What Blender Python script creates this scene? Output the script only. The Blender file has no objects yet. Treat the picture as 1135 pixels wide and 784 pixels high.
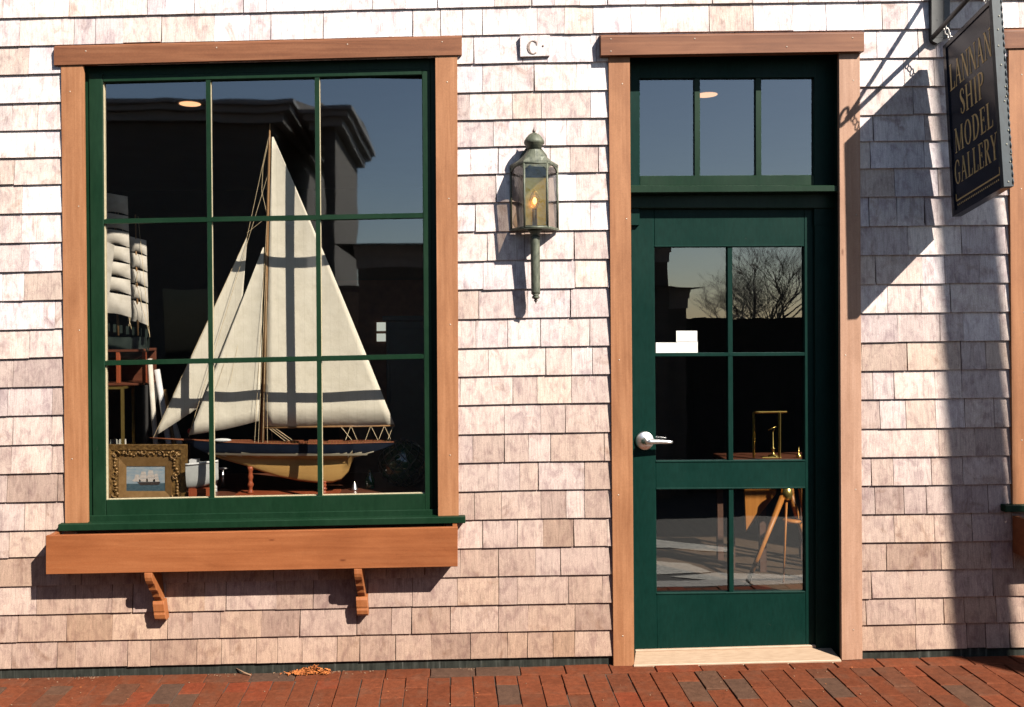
import bpy, bmesh, math, random
from mathutils import Vector, Matrix
random.seed(7)
R = math.radians
scn = bpy.context.scene
COL = scn.collection

# ------------------------------------------------------------------ camera model
D = 4.2            # camera to wall, metres
F = 1008.0         # focal length in photo pixels (240 px per metre on the wall)
PX, PY = 497.0, 360.0
ZC = 1.596
ROLL = R(0.6)
cr, sr = math.cos(ROLL), math.sin(ROLL)

def W(px, py, Y=0.0):
    """point of the plane y = Y that was measured at photo pixel (px, py)"""
    u, v = px - PX, PY - py
    uu, vv = u*cr + v*sr, -u*sr + v*cr
    k = (D + Y)/F
    return Vector((uu*k, Y, ZC + vv*k))

def WX(px, py, X):
    """point of the plane x = X measured at photo pixel"""
    u, v = px - PX, PY - py
    uu, vv = u*cr + v*sr, -u*sr + v*cr
    k = X/uu
    return Vector((X, k*F - D, ZC + vv*k))

# ------------------------------------------------------------------ mesh builder
class MB:
    def __init__(s):
        s.v = []; s.f = []; s.m = []; s.tone = []
        s.smooth = []
        s.cur = (0.5, 0.5, 0.5)
    def face(s, idx, m=0, sm=False):
        s.f.append(tuple(idx)); s.m.append(m); s.tone.append(s.cur); s.smooth.append(sm)
    def hexa(s, p, m=0):
        """p: 4 front corners (ccw seen from the front) then 4 back corners"""
        b = len(s.v); s.v += [Vector(q) for q in p]
        for q in ((0,1,2,3),(7,6,5,4),(0,4,5,1),(1,5,6,2),(2,6,7,3),(3,7,4,0)):
            s.face([b+i for i in q], m)
    def slab(s, quad, yf, yb, m=0):
        """quad in photo pixels measured at depth yf: TL, TR, BR, BL"""
        tl, tr, br, bl = [W(x, y, yf) for x, y in quad]
        fr = [bl, br, tr, tl]
        s.hexa(fr + [Vector((q.x, yb, q.z)) for q in fr], m)
    def box(s, x0, x1, y0, y1, z0, z1, m=0):
        s.hexa([(x0,y0,z0),(x1,y0,z0),(x1,y0,z1),(x0,y0,z1),(x0,y1,z0),(x1,y1,z0),(x1,y1,z1),(x0,y1,z1)], m)
    def obox(s, c, ax, ay, az, m=0):
        c, ax, ay, az = map(Vector, (c, ax, ay, az))
        g = lambda i,j,k: c + ax*i + ay*j + az*k
        s.hexa([g(-1,-1,-1),g(1,-1,-1),g(1,-1,1),g(-1,-1,1),g(-1,1,-1),g(1,1,-1),g(1,1,1),g(-1,1,1)], m)
    def poly(s, pts, m=0):
        b = len(s.v); s.v += [Vector(p) for p in pts]
        s.face(range(b, b+len(pts)), m)
    def prism(s, pts, d, m=0):
        """polygon pts extruded by vector d"""
        n = len(pts); b = len(s.v); d = Vector(d)
        s.v += [Vector(p) for p in pts] + [Vector(p)+d for p in pts]
        s.face(range(b, b+n), m); s.face(range(b+2*n-1, b+n-1, -1), m)
        for i in range(n):
            j = (i+1) % n
            s.face((b+i, b+n+i, b+n+j, b+j), m)
    def tube(s, path, rad, n=8, m=0, cap=True):
        path = [Vector(p) for p in path]
        if not hasattr(rad, '__len__'): rad = [rad]*len(path)
        rings = []
        prev = None
        for i, p in enumerate(path):
            t = (path[min(i+1, len(path)-1)] - path[max(i-1, 0)])
            t = t.normalized() if t.length > 1e-9 else Vector((0,0,1))
            if prev is None:
                a = Vector((0,0,1)) if abs(t.z) < .9 else Vector((1,0,0))
                x = t.cross(a).normalized()
            else:
                x = (prev - t*prev.dot(t)); x = x.normalized() if x.length > 1e-6 else t.orthogonal().normalized()
            prev = x; y = t.cross(x)
            b = len(s.v); rings.append(b)
            for k in range(n):
                a = 2*math.pi*k/n
                s.v.append(p + (x*math.cos(a) + y*math.sin(a))*rad[i])
        for r0, r1 in zip(rings, rings[1:]):
            for k in range(n):
                j = (k+1) % n
                s.face((r0+k, r0+j, r1+j, r1+k), m, n > 4)
        if cap:
            s.face([rings[0]+k for k in range(n-1, -1, -1)], m); s.face([rings[-1]+k for k in range(n)], m)
    def lathe(s, c, prof, n=16, m=0, a0=0.0, a1=2*math.pi, sx=1, sy=1, sm=True):
        """prof: list of (radius, z) ; around the vertical through c"""
        c = Vector(c); full = abs(a1-a0-2*math.pi) < 1e-6
        cnt = n if full else n+1
        rings = []
        for r, z in prof:
            b = len(s.v); rings.append(b)
            for k in range(cnt):
                a = a0 + (a1-a0)*k/n
                s.v.append(c + Vector((math.cos(a)*r*sx, math.sin(a)*r*sy, z)))
        for r0, r1 in zip(rings, rings[1:]):
            for k in range(n):
                j = (k+1) % cnt
                s.face((r0+k, r0+j, r1+j, r1+k), m, sm)
        if full:
            s.face([rings[0]+k for k in range(n-1,-1,-1)], m); s.face([rings[-1]+k for k in range(n)], m)
    def ball(s, c, rx, ry=None, rz=None, n=8, k=5, m=0):
        ry = ry or rx; rz = rz or rx
        prof = [(math.sin(math.pi*i/k)+1e-4, -math.cos(math.pi*i/k)) for i in range(k+1)]
        c = Vector(c); b0 = len(s.v)
        s.lathe((0,0,0), prof, n, m)
        for i in range(b0, len(s.v)):
            q = s.v[i]; s.v[i] = c + Vector((q.x*rx, q.y*ry, q.z*rz))
    def grid(s, rows, m=0, sm=True):
        b = len(s.v); nr, nc = len(rows), len(rows[0])
        for r in rows: s.v += [Vector(p) for p in r]
        for i in range(nr-1):
            for j in range(nc-1):
                s.face((b+i*nc+j, b+i*nc+j+1, b+(i+1)*nc+j+1, b+(i+1)*nc+j), m, sm)
    def build(s, name, mats, parent=None, bevel=0, origin=None, seg=1):
        off = Vector((0,0,0))
        if parent is not None:
            q = parent
            while q is not None: off += Vector(q.location); q = q.parent
        elif origin is not None: off = Vector(origin)
        me = bpy.data.meshes.new(name)
        me.from_pydata([tuple(v-off) for v in s.v], [], s.f)
        if not isinstance(mats, (list, tuple)): mats = [mats]
        for mm in mats: me.materials.append(mm)
        me.polygons.foreach_set('material_index', s.m)
        me.polygons.foreach_set('use_smooth', s.smooth)
        at = me.attributes.new('tone', 'FLOAT_COLOR', 'FACE')
        buf = []
        for t in s.tone: buf += [t[0], t[1], t[2], 1.0]
        at.data.foreach_set('color', buf)
        me.validate(); me.update()
        bm = bmesh.new(); bm.from_mesh(me); bmesh.ops.recalc_face_normals(bm, faces=bm.faces); bm.to_mesh(me); bm.free()
        o = bpy.data.objects.new(name, me); COL.objects.link(o)
        if parent is not None: o.parent = parent
        else: o.location = off
        if bevel:
            b = o.modifiers.new('bevel', 'BEVEL'); b.width = bevel; b.segments = seg; b.limit_method = 'ANGLE'; b.angle_limit = R(40)
        return o

def tag(o, label=None, cat=None, group=None, kind=None):
    if label: o['label'] = label
    if cat: o['category'] = cat
    if group: o['group'] = group
    if kind: o['kind'] = kind
    return o
def empty(name, loc=(0,0,0)):
    o = bpy.data.objects.new(name, None); COL.objects.link(o); o.location = loc
    o.empty_display_size = .1
    return o

# ------------------------------------------------------------------ materials
class NT:
    def __init__(s, name):
        s.mat = bpy.data.materials.new(name); s.mat.use_nodes = True
        s.nt = s.mat.node_tree; s.n = s.nt.nodes; s.l = s.nt.links
        s.bsdf = s.n['Principled BSDF']; s.out = s.n['Material Output']
    def node(s, t, **kw):
        nd = s.n.new(t)
        for k, v in kw.items(): setattr(nd, k, v)
        return nd
    def set(s, sock, val):
        if isinstance(val, bpy.types.NodeSocket): s.l.new(val, sock)
        elif hasattr(val, '__len__') and len(val) == 3 and sock.type == 'RGBA': sock.default_value = (*val, 1)
        else: sock.default_value = val
    def coord(s, scale=(1,1,1), kind='Object', off=None):
        tc = s.node('ShaderNodeTexCoord'); v = tc.outputs[kind]
        if off is not None:
            ad = s.node('ShaderNodeVectorMath', operation='ADD'); s.l.new(v, ad.inputs[0]); s.l.new(off, ad.inputs[1]); v = ad.outputs[0]
        mp = s.node('ShaderNodeMapping'); mp.inputs['Scale'].default_value = scale
        s.l.new(v, mp.inputs['Vector']); return mp.outputs[0]
    def noise(s, vec, scale, detail=4, rough=.55, dist=0):
        nz = s.node('ShaderNodeTexNoise'); nz.inputs['Scale'].default_value = scale; nz.inputs['Detail'].default_value = detail
        nz.inputs['Roughness'].default_value = rough; nz.inputs['Distortion'].default_value = dist
        s.l.new(vec, nz.inputs['Vector']); return nz.outputs[0]
    def ramp(s, fac, stops, interp='LINEAR'):
        r = s.node('ShaderNodeValToRGB'); r.color_ramp.interpolation = interp
        e = r.color_ramp.elements
        while len(e) < len(stops): e.new(.5)
        for el, (p, c) in zip(e, stops):
            el.position = p
            el.color = (c, c, c, 1) if not hasattr(c, '__len__') else (*c, 1)
        s.l.new(fac, r.inputs[0]); return r.outputs[0]
    def mix(s, fac, a, b, mode='MIX'):
        m = s.node('ShaderNodeMix', data_type='RGBA', blend_type=mode)
        s.set(m.inputs[0], fac); s.set(m.inputs[6], a); s.set(m.inputs[7], b); return m.outputs[2]
    def math(s, op, a, b=0.0, clamp=False):
        m = s.node('ShaderNodeMath', operation=op); m.use_clamp = clamp
        s.set(m.inputs[0], a); s.set(m.inputs[1], b); return m.outputs[0]
    def bump(s, h, strength=.3, dist=.002):
        b = s.node('ShaderNodeBump'); b.inputs['Strength'].default_value = strength; b.inputs['Distance'].default_value = dist
        s.l.new(h, b.inputs['Height']); s.l.new(b.outputs[0], s.bsdf.inputs['Normal'])
    def p(s, **kw):
        for k, v in kw.items(): s.set(s.bsdf.inputs[k.replace('_', ' ')], v)

def simple(name, a, b=None, rough=.5, scale=(1,1,1), ns=20, metal=0, bump=0, spec=.5, dist=.001, detail=5):
    t = NT(name); b = b or a
    v = t.coord(scale); n = t.noise(v, ns, detail)
    c = t.ramp(n, [(.3, a), (.7, b)])
    t.p(Base_Color=c, Roughness=rough, Metallic=metal)
    t.bsdf.inputs['Specular IOR Level'].default_value = spec
    if bump: t.bump(n, bump, dist)
    return t.mat

def wood(name, cols, grain='z', rough=.6, blot=.35, spec=.25, streak=1.0):
    t = NT(name)
    sc = {'z': (60, 60, 2.2), 'x': (2.2, 60, 60), 'y': (60, 2.2, 60)}[grain]
    g = t.noise(t.coord(sc), 1.0, 6, .6, .4)
    b = t.noise(t.coord(tuple(q**.45 for q in sc)), 2.2, 4, .6)
    c = t.ramp(g, [(.25, cols[0]), (.5, cols[1]), (.75, cols[2])])
    c2 = t.ramp(b, [(.3, cols[0]), (.7, cols[2])])
    c = t.mix(blot, c, c2)
    fine = t.noise(t.coord(), 260, 2)
    c = t.mix(.18, c, t.ramp(fine, [(.3, .25), (.7, .8)]), 'OVERLAY')
    st = t.noise(t.coord(tuple(q**.3 for q in sc)), 1.6, 5, .65, .5)
    c = t.mix(t.math('MULTIPLY', t.ramp(st, [(.46, 0.0), (.72, 1.0)]), .55), c, t.mix(1.0, c, (.62, .54, .50), 'MULTIPLY'))
    kn = t.node('ShaderNodeTexVoronoi'); kn.inputs['Scale'].default_value = 3.1; t.l.new(t.coord({'z': (2.2,1,.8), 'x': (.8,1,2.2), 'y': (2,.8,1)}[grain]), kn.inputs['Vector'])
    c = t.mix(t.ramp(kn.outputs['Distance'], [(.018, .75), (.05, 0.0)]), c, t.mix(1.0, c, (.40, .28, .22), 'MULTIPLY'))
    t.p(Base_Color=c, Roughness=rough)
    t.bsdf.inputs['Specular IOR Level'].default_value = spec
    t.bump(g, .25*streak, .0012)
    return t.mat

def make_shingle():
    t = NT('weathered_cedar_shingle')
    at = t.node('ShaderNodeAttribute', attribute_name='tone')
    sp = t.node('ShaderNodeSeparateColor'); t.l.new(at.outputs['Color'], sp.inputs[0])
    tone, hue, seed = sp.outputs[0], sp.outputs[1], sp.outputs[2]
    cmb = t.node('ShaderNodeCombineXYZ')
    for i, k in enumerate((13.7, 5.1, 29.3)): t.l.new(t.math('MULTIPLY', seed, k), cmb.inputs[i])
    # tilted grain: each shingle has its own slant
    grain = t.noise(t.coord((120, 20, 7.5), off=cmb.outputs[0]), 1.0, 5, .66, 1.6)
    fine = t.noise(t.coord((1,1,1), off=cmb.outputs[0]), 330, 3, .7)
    mott = t.noise(t.coord((1,1,.55), off=cmb.outputs[0]), 26, 5, .65, .6)
    blot = t.noise(t.coord((1,1,.8), off=cmb.outputs[0]), 9, 4, .6, .8)
    base = t.ramp(tone, [(0, (.325, .272, .272)), (.5, (.450, .400, .400)), (1, (.56, .515, .515))])
    warm = t.ramp(tone, [(0, (.31, .238, .195)), (.5, (.42, .338, .285)), (1, (.51, .432, .375))])
    base = t.mix(hue, base, warm)
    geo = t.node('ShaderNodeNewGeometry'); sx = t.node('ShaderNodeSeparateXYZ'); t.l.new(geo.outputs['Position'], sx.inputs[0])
    low = t.ramp(t.math('MULTIPLY', sx.outputs[2], .34), [(0, 1.0), (.34, .62), (.70, 0.08), (.85, 0.0)])  # tan weathering, plus light fall-off painted into the colour towards the base
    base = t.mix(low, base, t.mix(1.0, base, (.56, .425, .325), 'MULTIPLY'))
    c = t.mix(.60, base, t.ramp(grain, [(.28, .26), (.5, .52), (.75, .68)]), 'OVERLAY')
    c = t.mix(t.math('MULTIPLY', t.ramp(mott, [(.46, 0.0), (.68, 1.0)]), .85), c, t.mix(1.0, c, (.62, .56, .60), 'MULTIPLY'))
    c = t.mix(t.math('MULTIPLY', t.ramp(blot, [(.58, 0.0), (.72, 1.0)]), .65), c, t.mix(1.0, c, (.54, .43, .37), 'MULTIPLY'))
    c = t.mix(.42, c, t.ramp(fine, [(.3, .2), (.7, .8)]), 'OVERLAY')
    pale_spots = t.noise(t.coord((1,1,.5), off=cmb.outputs[0]), 15, 3, .6)  # random paler patches within each shingle
    c = t.mix(t.math('MULTIPLY', t.ramp(pale_spots, [(.55, 0.0), (.72, 1.0)]), .45), c, t.mix(1.0, c, (1.22, 1.22, 1.22), 'MULTIPLY'))
    t.p(Base_Color=c, Roughness=.85); t.bsdf.inputs['Specular IOR Level'].default_value = .15
    h = t.math('ADD', t.math('MULTIPLY', grain, 1.0), t.math('MULTIPLY', fine, .45))
    t.bump(h, .45, .0016)
    return t.mat

def make_glass(name, tint=(1,1,1), wav=.5, wscale=2.2, refl=2.0, seed=0, fine=0, soft=.0):
    t = NT(name); t.n.remove(t.bsdf)
    tr = t.node('ShaderNodeBsdfTransparent'); tr.inputs[0].default_value = (*tint, 1)
    gl = t.node('ShaderNodeBsdfGlossy'); gl.inputs['Roughness'].default_value = soft
    fr = t.node('ShaderNodeFresnel'); ge = t.node('ShaderNodeNewGeometry')
    t.l.new(t.math('SUBTRACT', 1.5, t.math('MULTIPLY', ge.outputs['Backfacing'], 1.5-1/1.5)), fr.inputs[0])
    fac = t.math('MULTIPLY', fr.outputs[0], refl, True)
    at = t.node('ShaderNodeAttribute', attribute_name='tone')
    v = t.coord((1.0, 1.0, .8), off=at.outputs['Color'])
    n = t.noise(v, wscale, 2, .4)
    if fine: n = t.math('ADD', n, t.math('MULTIPLY', t.noise(v, fine, 2), .25))
    b = t.node('ShaderNodeBump'); b.inputs['Strength'].default_value = wav; b.inputs['Distance'].default_value = .004
    t.l.new(n, b.inputs['Height']); t.l.new(b.outputs[0], gl.inputs['Normal'])
    mx = t.node('ShaderNodeMixShader'); t.l.new(fac, mx.inputs[0]); t.l.new(tr.outputs[0], mx.inputs[1]); t.l.new(gl.outputs[0], mx.inputs[2])
    t.l.new(mx.outputs[0], t.out.inputs[0])
    return t.mat

def emit(name, col, s):
    t = NT(name); t.p(Base_Color=col, Roughness=.5); t.set(t.bsdf.inputs['Emission Color'], col); t.bsdf.inputs['Emission Strength'].default_value = s
    return t.mat

def paint(name, a, b, spec):
    t = NT(name); n = t.noise(t.coord((1,1,.25)), 90, 5); big = t.noise(t.coord((1,1,.6)), 3.2, 5, .65)
    br = t.noise(t.coord((160,160,4)), 1.0, 3, .6); sc = t.noise(t.coord((14,14,14)), 4.0, 6, .75, 1.2)
    c = t.ramp(n, [(.3, a), (.7, b)])
    c = t.mix(t.math('MULTIPLY', t.ramp(big, [(.42, 0.0), (.7, 1.0)]), .5), c, t.mix(1.0, c, (1.5,1.35,1.35), 'MULTIPLY'))
    c = t.mix(t.math('MULTIPLY', t.ramp(sc, [(.66, 0.0), (.74, 1.0)]), .35), c, (.055,.060,.050))
    t.p(Base_Color=c, Roughness=t.ramp(big, [(.3,.38),(.7,.58)])); t.bsdf.inputs['Specular IOR Level'].default_value = spec
    t.bump(t.math('ADD', br, t.math('MULTIPLY', n, .5)), .16, .0008); return t.mat
M = {}
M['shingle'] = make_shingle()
M['cedar_v'] = wood('cedar_casing', [(.165,.064,.025), (.225,.096,.042), (.29,.136,.065)], 'z')
M['cedar_pale'] = wood('sun_bleached_cedar', [(.215,.112,.068), (.275,.155,.100), (.34,.205,.142)], 'z')
M['cedar_h'] = wood('cedar_lintel', [(.085,.028,.011), (.135,.048,.020), (.185,.078,.037)], 'x')
M['planter'] = wood('oiled_cedar', [(.145,.042,.013), (.19,.06,.020), (.235,.085,.032)], 'x', rough=.5)
M['corbel'] = wood('oiled_cedar_bracket', [(.155,.045,.012), (.20,.065,.020), (.24,.09,.034)], 'z', rough=.5)
M['green'] = paint('dark_green_paint', (.0026,.0135,.0055), (.0040,.0180,.0076), .16)
M['door_green'] = paint('bottle_green_paint', (.0007,.0112,.0080), (.0014,.0158,.0117), .10)
M['putty'] = simple('cream_putty', (.29,.24,.145), (.36,.305,.20), .6, ns=60)
M['sheath'] = simple('old_board_sheathing', (.075,.030,.016), (.11,.048,.026), .9)
M['glass'] = make_glass('old_window_glass', wav=.34, wscale=2.4, refl=5.2, soft=.022)
M['doorglass'] = make_glass('door_glass', (.8,.85,.85), wav=.15, wscale=4.0, refl=5.2)
M['lampglass'] = make_glass('seeded_lantern_glass', (.56,.50,.44), wav=.6, wscale=30, refl=1.5, fine=160)
M['lampclear'] = make_glass('seeded_front_pane', (.88,.85,.78), wav=1.0, wscale=30, refl=2.4, fine=160)
M['chrome'] = simple('brushed_steel', (.66,.64,.61), (.76,.74,.71), .34, ns=80, metal=1)
M['paper'] = simple('white_paper', (.47,.455,.43), (.55,.53,.50), .85, ns=30)
M['alum'] = simple('worn_threshold', (.23,.155,.10), (.31,.22,.15), .6, (1,8,8), 20)
M['verd'] = simple('verdigris_copper', (.030,.036,.024), (.095,.100,.068), .6, (1,1,.5), 60, metal=.25, bump=.25, dist=.001)
M['verd_dark'] = simple('dark_bronze', (.045,.035,.028), (.085,.06,.05), .5, ns=90, metal=.3)
M['iron'] = simple('black_iron', (.012,.012,.013), (.03,.028,.026), .5, ns=70, bump=.15)
M['plate'] = simple('grey_mount_plate', (.008,.008,.0075), (.022,.021,.019), .6, ns=40, bump=.2)
M['gold'] = simple('gold_leaf', (.40,.28,.11), (.54,.40,.18), .5, ns=70, metal=.1)
M['brass'] = simple('brass', (.60,.40,.10), (.75,.54,.18), .3, ns=40, metal=.9)
M['dot'] = simple('cream_dots', (.36,.33,.24), None, .6)
M['chain'] = simple('galvanised_chain', (.35,.33,.30), (.55,.52,.48), .45, ns=90, metal=.5)
def sign_mat():
    t = NT('navy_enamel'); n = t.noise(t.coord(), 18, 5); n2 = t.noise(t.coord((1,1,.3)), 60, 3)
    c = t.ramp(n, [(.3, (.006,.008,.016)), (.7, (.013,.015,.026))])
    t.p(Base_Color=c, Roughness=.24); t.bsdf.inputs['Specular IOR Level'].default_value = .35
    t.bump(n2, .05, .0004); return t.mat
M['navy_sign'] = sign_mat()
M['sign_edge'] = simple('weathered_blue_edge', (.004,.009,.013), (.014,.024,.030), .6, (1,1,.4), 60, bump=.3)
def flashing():
    t = NT('weathered_lead_flashing')
    st = t.noise(t.coord((42, 1, 2.2)), 1, 6, .72); bl = t.noise(t.coord(), 22, 5, .7)
    c = t.ramp(st, [(.36, (.007,.007,.006)), (.50, (.017,.018,.015)), (.60, (.040,.041,.035)), (.70, (.13,.13,.115))])
    c = t.mix(.4, c, t.ramp(bl, [(.3, (.008,.008,.006)), (.55, (.024,.026,.021)), (.8, (.05,.043,.028))]))
    t.p(Base_Color=c, Roughness=.9); t.bsdf.inputs['Specular IOR Level'].default_value = .08; t.bump(bl, .3, .002); return t.mat
M['flash'] = flashing()
def brick():
    t = NT('paving_brick')
    at = t.node('ShaderNodeAttribute', attribute_name='tone'); sp = t.node('ShaderNodeSeparateColor'); t.l.new(at.outputs['Color'], sp.inputs[0])
    c = t.ramp(sp.outputs[0], [(0, (.045,.029,.022)), (.18, (.066,.032,.019)), (.45, (.086,.0235,.0100)), (.75, (.110,.031,.0135)), (1, (.115,.022,.009))])
    n = t.noise(t.coord((1,1,1)), 45, 6, .7); f = t.noise(t.coord(), 260, 3, .7); bl = t.noise(t.coord(), 11, 4, .6)
    c = t.mix(.6, c, t.ramp(n, [(.3, .25), (.7, .72)]), 'OVERLAY')
    c = t.mix(t.math('MULTIPLY', t.ramp(bl, [(.5, 0.0), (.7, 1.0)]), .35), c, (.09,.048,.030))
    c = t.mix(.35, c, t.ramp(f, [(.3, .2), (.7, .8)]), 'OVERLAY')
    t.p(Base_Color=c, Roughness=.9); t.bsdf.inputs['Specular IOR Level'].default_value = .08
    t.bump(t.math('ADD', n, f), .5, .002); return t.mat
M['brick'] = brick()
M['joint'] = simple('sandy_joint', (.020,.013,.009), (.05,.033,.02), .95, ns=120, bump=.6, dist=.003)
M['asphalt'] = simple('asphalt', (.018,.018,.018), (.030,.0295,.028), .9, ns=60, bump=.4, dist=.004)
M['earth'] = simple('dusty_ground', (.018,.018,.013), (.032,.030,.022), .95, ns=3)
M['granite'] = simple('granite_kerb', (.16,.155,.145), (.25,.24,.225), .8, ns=130, bump=.3)
M['line'] = simple('pale_lane_surface', (.22,.215,.19), (.34,.33,.30), .7, ns=40)  # for the irregular pale patches on the lane
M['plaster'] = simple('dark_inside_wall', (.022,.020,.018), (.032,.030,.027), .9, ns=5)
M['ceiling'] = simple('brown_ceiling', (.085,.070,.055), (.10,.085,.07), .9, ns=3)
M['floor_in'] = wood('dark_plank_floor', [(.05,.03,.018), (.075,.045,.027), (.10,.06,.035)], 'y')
M['shelf'] = wood('mahogany_shelf', [(.07,.022,.012), (.11,.037,.02), (.15,.055,.03)], 'x', rough=.35)
M['mahog'] = wood('red_mahogany', [(.16,.03,.012), (.22,.05,.02), (.28,.075,.03)], 'z', rough=.35)
M['lamp_on'] = emit('recessed_lamp_glow', (1.0,.52,.26), .55)

# ------------------------------------------------------------------ world, sun, camera
w = bpy.data.worlds.new('World'); scn.world = w; w.use_nodes = True
sky = w.node_tree.nodes.new('ShaderNodeTexSky'); sky.sky_type = 'NISHITA'; sky.sun_disc = False
SA, SB = 1.0, 1.2                    # light travels (-SA, +1, -SB)
sun_el = math.atan2(SB, math.hypot(SA, 1)); sun_az = math.atan2(SA, -1.0)
sky.sun_elevation = sun_el; sky.sun_rotation = sun_az
sky.air_density = 1.0; sky.dust_density = .4; sky.ozone_density = 1.4
bg = w.node_tree.nodes['Background']; bg.inputs[1].default_value = .05
w.node_tree.links.new(sky.outputs[0], bg.inputs[0])
sl = bpy.data.lights.new('sun', 'SUN'); sl.energy = 5.0; sl.angle = R(.53); sl.color = (1.0, .94, .85)
so = bpy.data.objects.new('sun', sl); COL.objects.link(so); so.location = (8, -8, 10)
so.rotation_euler = Vector((-SA, 1, -SB)).to_track_quat('-Z', 'Y').to_euler()
cd = bpy.data.cameras.new('camera'); co = bpy.data.objects.new('camera', cd); COL.objects.link(co)
co.location = (0, -D, ZC); co.rotation_euler = (math.pi/2, ROLL, 0)
cd.sensor_fit = 'HORIZONTAL'; cd.sensor_width = 36; cd.lens = 36*F/1135
cd.shift_x = (567.5-PX)/1135; cd.shift_y = -(392-PY)/1135
cd.clip_start = .05; cd.clip_end = 2000
scn.camera = co
scn.view_settings.view_transform = 'Standard'; scn.view_settings.look = 'None'
scn.view_settings.gamma = 1; scn.view_settings.use_curve_mapping = False
scn.view_settings.exposure = 1.6
scn.render.engine = 'CYCLES'
scn.cycles.caustics_reflective = False; scn.cycles.caustics_refractive = False
scn.cycles.max_bounces = 10; scn.cycles.transparent_max_bounces = 24
scn.cycles.use_denoising = True

# ------------------------------------------------------------------ building
shop = tag(empty('shop_building'), 'weathered cedar shingled shop front with dark green door and large display window', 'building')

ROWS = [7.5,38.5,70,101.6,132,162,192,223.5,256,288,320,352,384,415.5,447,479.5,511,542.5,574,605.5,637,668.5,698.6,727.7]
ROWS = [7.5-31*k for k in range(7,0,-1)] + ROWS
def rowy(y, x):
    if x < 590:
        return y + .0235*(590-x) * (1.0 if y < 600 else .9)
    s = .0125 + max(0, (y-600))/128*.008
    return y - s*(x-590)
# openings (inner edges of the casings), and regions covered by things that are proud of the wall
WINL = dict(x0=84, x1=495, y0=60, y1=584)
HOLES = [(86,492,62,582), (690,940,52,760), (1136,1542,42,563)]

def sub_rect(r, hs):
    out = [r]
    for (hx0,hx1,hy0,hy1) in hs:
        nx = []
        for (x0,x1,y0,y1) in out:
            if hx1 <= x0 or hx0 >= x1 or hy1 <= y0 or hy0 >= y1: nx.append((x0,x1,y0,y1)); continue
            if x0 < hx0: nx.append((x0,hx0,y0,y1))
            if x1 > hx1: nx.append((hx1,x1,y0,y1))
            a, b = max(x0,hx0), min(x1,hx1)
            if y0 < hy0: nx.append((a,b,y0,hy0))
            if y1 > hy1: nx.append((a,b,hy1,y1))
        out = nx
    return [q for q in out if q[1]-q[0] > 1.2 and q[3]-q[2] > 1.2]

mb = MB(); rng = random.Random(21)
XL, XR = -560, 1760
for i in range(1, len(ROWS)):
    yt, yb = ROWS[i-1], ROWS[i]
    x = XL + rng.uniform(-30, 0)
    while x < XR:
        wd = rng.choice([22,26,30,34,38,42,46,50,56,60]) * rng.uniform(.9, 1.1)
        x1 = x + wd
        j = rng.gauss(0, .09)
        if rng.random() < .025: j += rng.choice([-.8, .7])
        th = .0138 + rng.uniform(-.0007, .0009)
        tilt = rng.gauss(0, .0005)
        tone = min(1, max(0, rng.gauss(.57, .23)))
        mb.cur = (tone, min(1, max(0, rng.gauss(.36, .26))), rng.random())
        gap = rng.choice([.2,.26,.34,.46]); sk = rng.gauss(0, .35)
        for (a, b, c, d) in sub_rect((x+gap, x1-gap, yt-2.5, yb+j), HOLES):
            ya, yb2 = (c-yt)/(yb-yt), (d-yt)/(yb-yt)
            dep = lambda q: -(.0035 + (th-.0035)*max(0, min(1.05, q)))
            ta, tb = tilt, -tilt
            ska = sk if abs(b-(x1-gap)) < .01 else 0
            skb = sk if abs(a-(x+gap)) < .01 else 0
            pts = []
            for (px, py, q, t) in ((a+skb, d, yb2, ta), (b+ska, d, yb2, tb), (b, c, ya, tb), (a, c, ya, ta)):
                P = W(px, rowy(py, px)); P.y = dep(q) + t; pts.append(P)
            mb.hexa(pts + [Vector((p.x, .0, p.z)) for p in pts])
        x = x1
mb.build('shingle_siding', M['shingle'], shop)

# sheathing behind the shingles, with the holes left out
mb = MB()
for (a, b, c, d) in sub_rect((XL-5, XR+5, -230, 765), HOLES):
    mb.slab([(a, c), (b, c), (b, d), (a, d)], .002, .14)
mb.build('wall_sheathing', M['sheath'], shop)

# base flashing (patinated metal) between shingles and pavement
mb = MB()
def base_strip(x0, x1, n):
    for k in range(n):
        a, b = x0+(x1-x0)*k/n, x0+(x1-x0)*(k+1)/n
        q = [(a, rowy(724, a)), (b, rowy(724, b)), (b, rowy(765, b)), (a, rowy(765, a))]
        tl, tr, br, bl = [W(x, y, -.001) for x, y in q]
        for p in (tl, tr, br, bl): p.y = -.0015
        mb.hexa([bl, br, tr, tl] + [Vector((p.x, .0015, p.z)) for p in (bl, br, tr, tl)])
base_strip(XL, 690, 1); base_strip(945, XR, 1)
mb.build('base_flashing', M['flash'], shop)

# ------------------------------------------------------------------ windows
def quad_map(q, f): return [f(x, y) for x, y in q]
def nails(mb, pts, y, m):
    for (x, yy) in pts:
        c = W(x, yy, y); b0 = len(mb.v)
        mb.lathe((0,0,0), [(.0001,.0), (.0032,.0), (.0032,.0015), (.0001,.0018)], 6, m)
        for i in range(b0, len(mb.v)):
            v = mb.v[i]; mb.v[i] = Vector((c.x+v.x, c.y-v.z, c.z+v.y))
M['nail'] = simple('nail_heads', (.26,.21,.16), (.36,.30,.24), .5, metal=.3)

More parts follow.
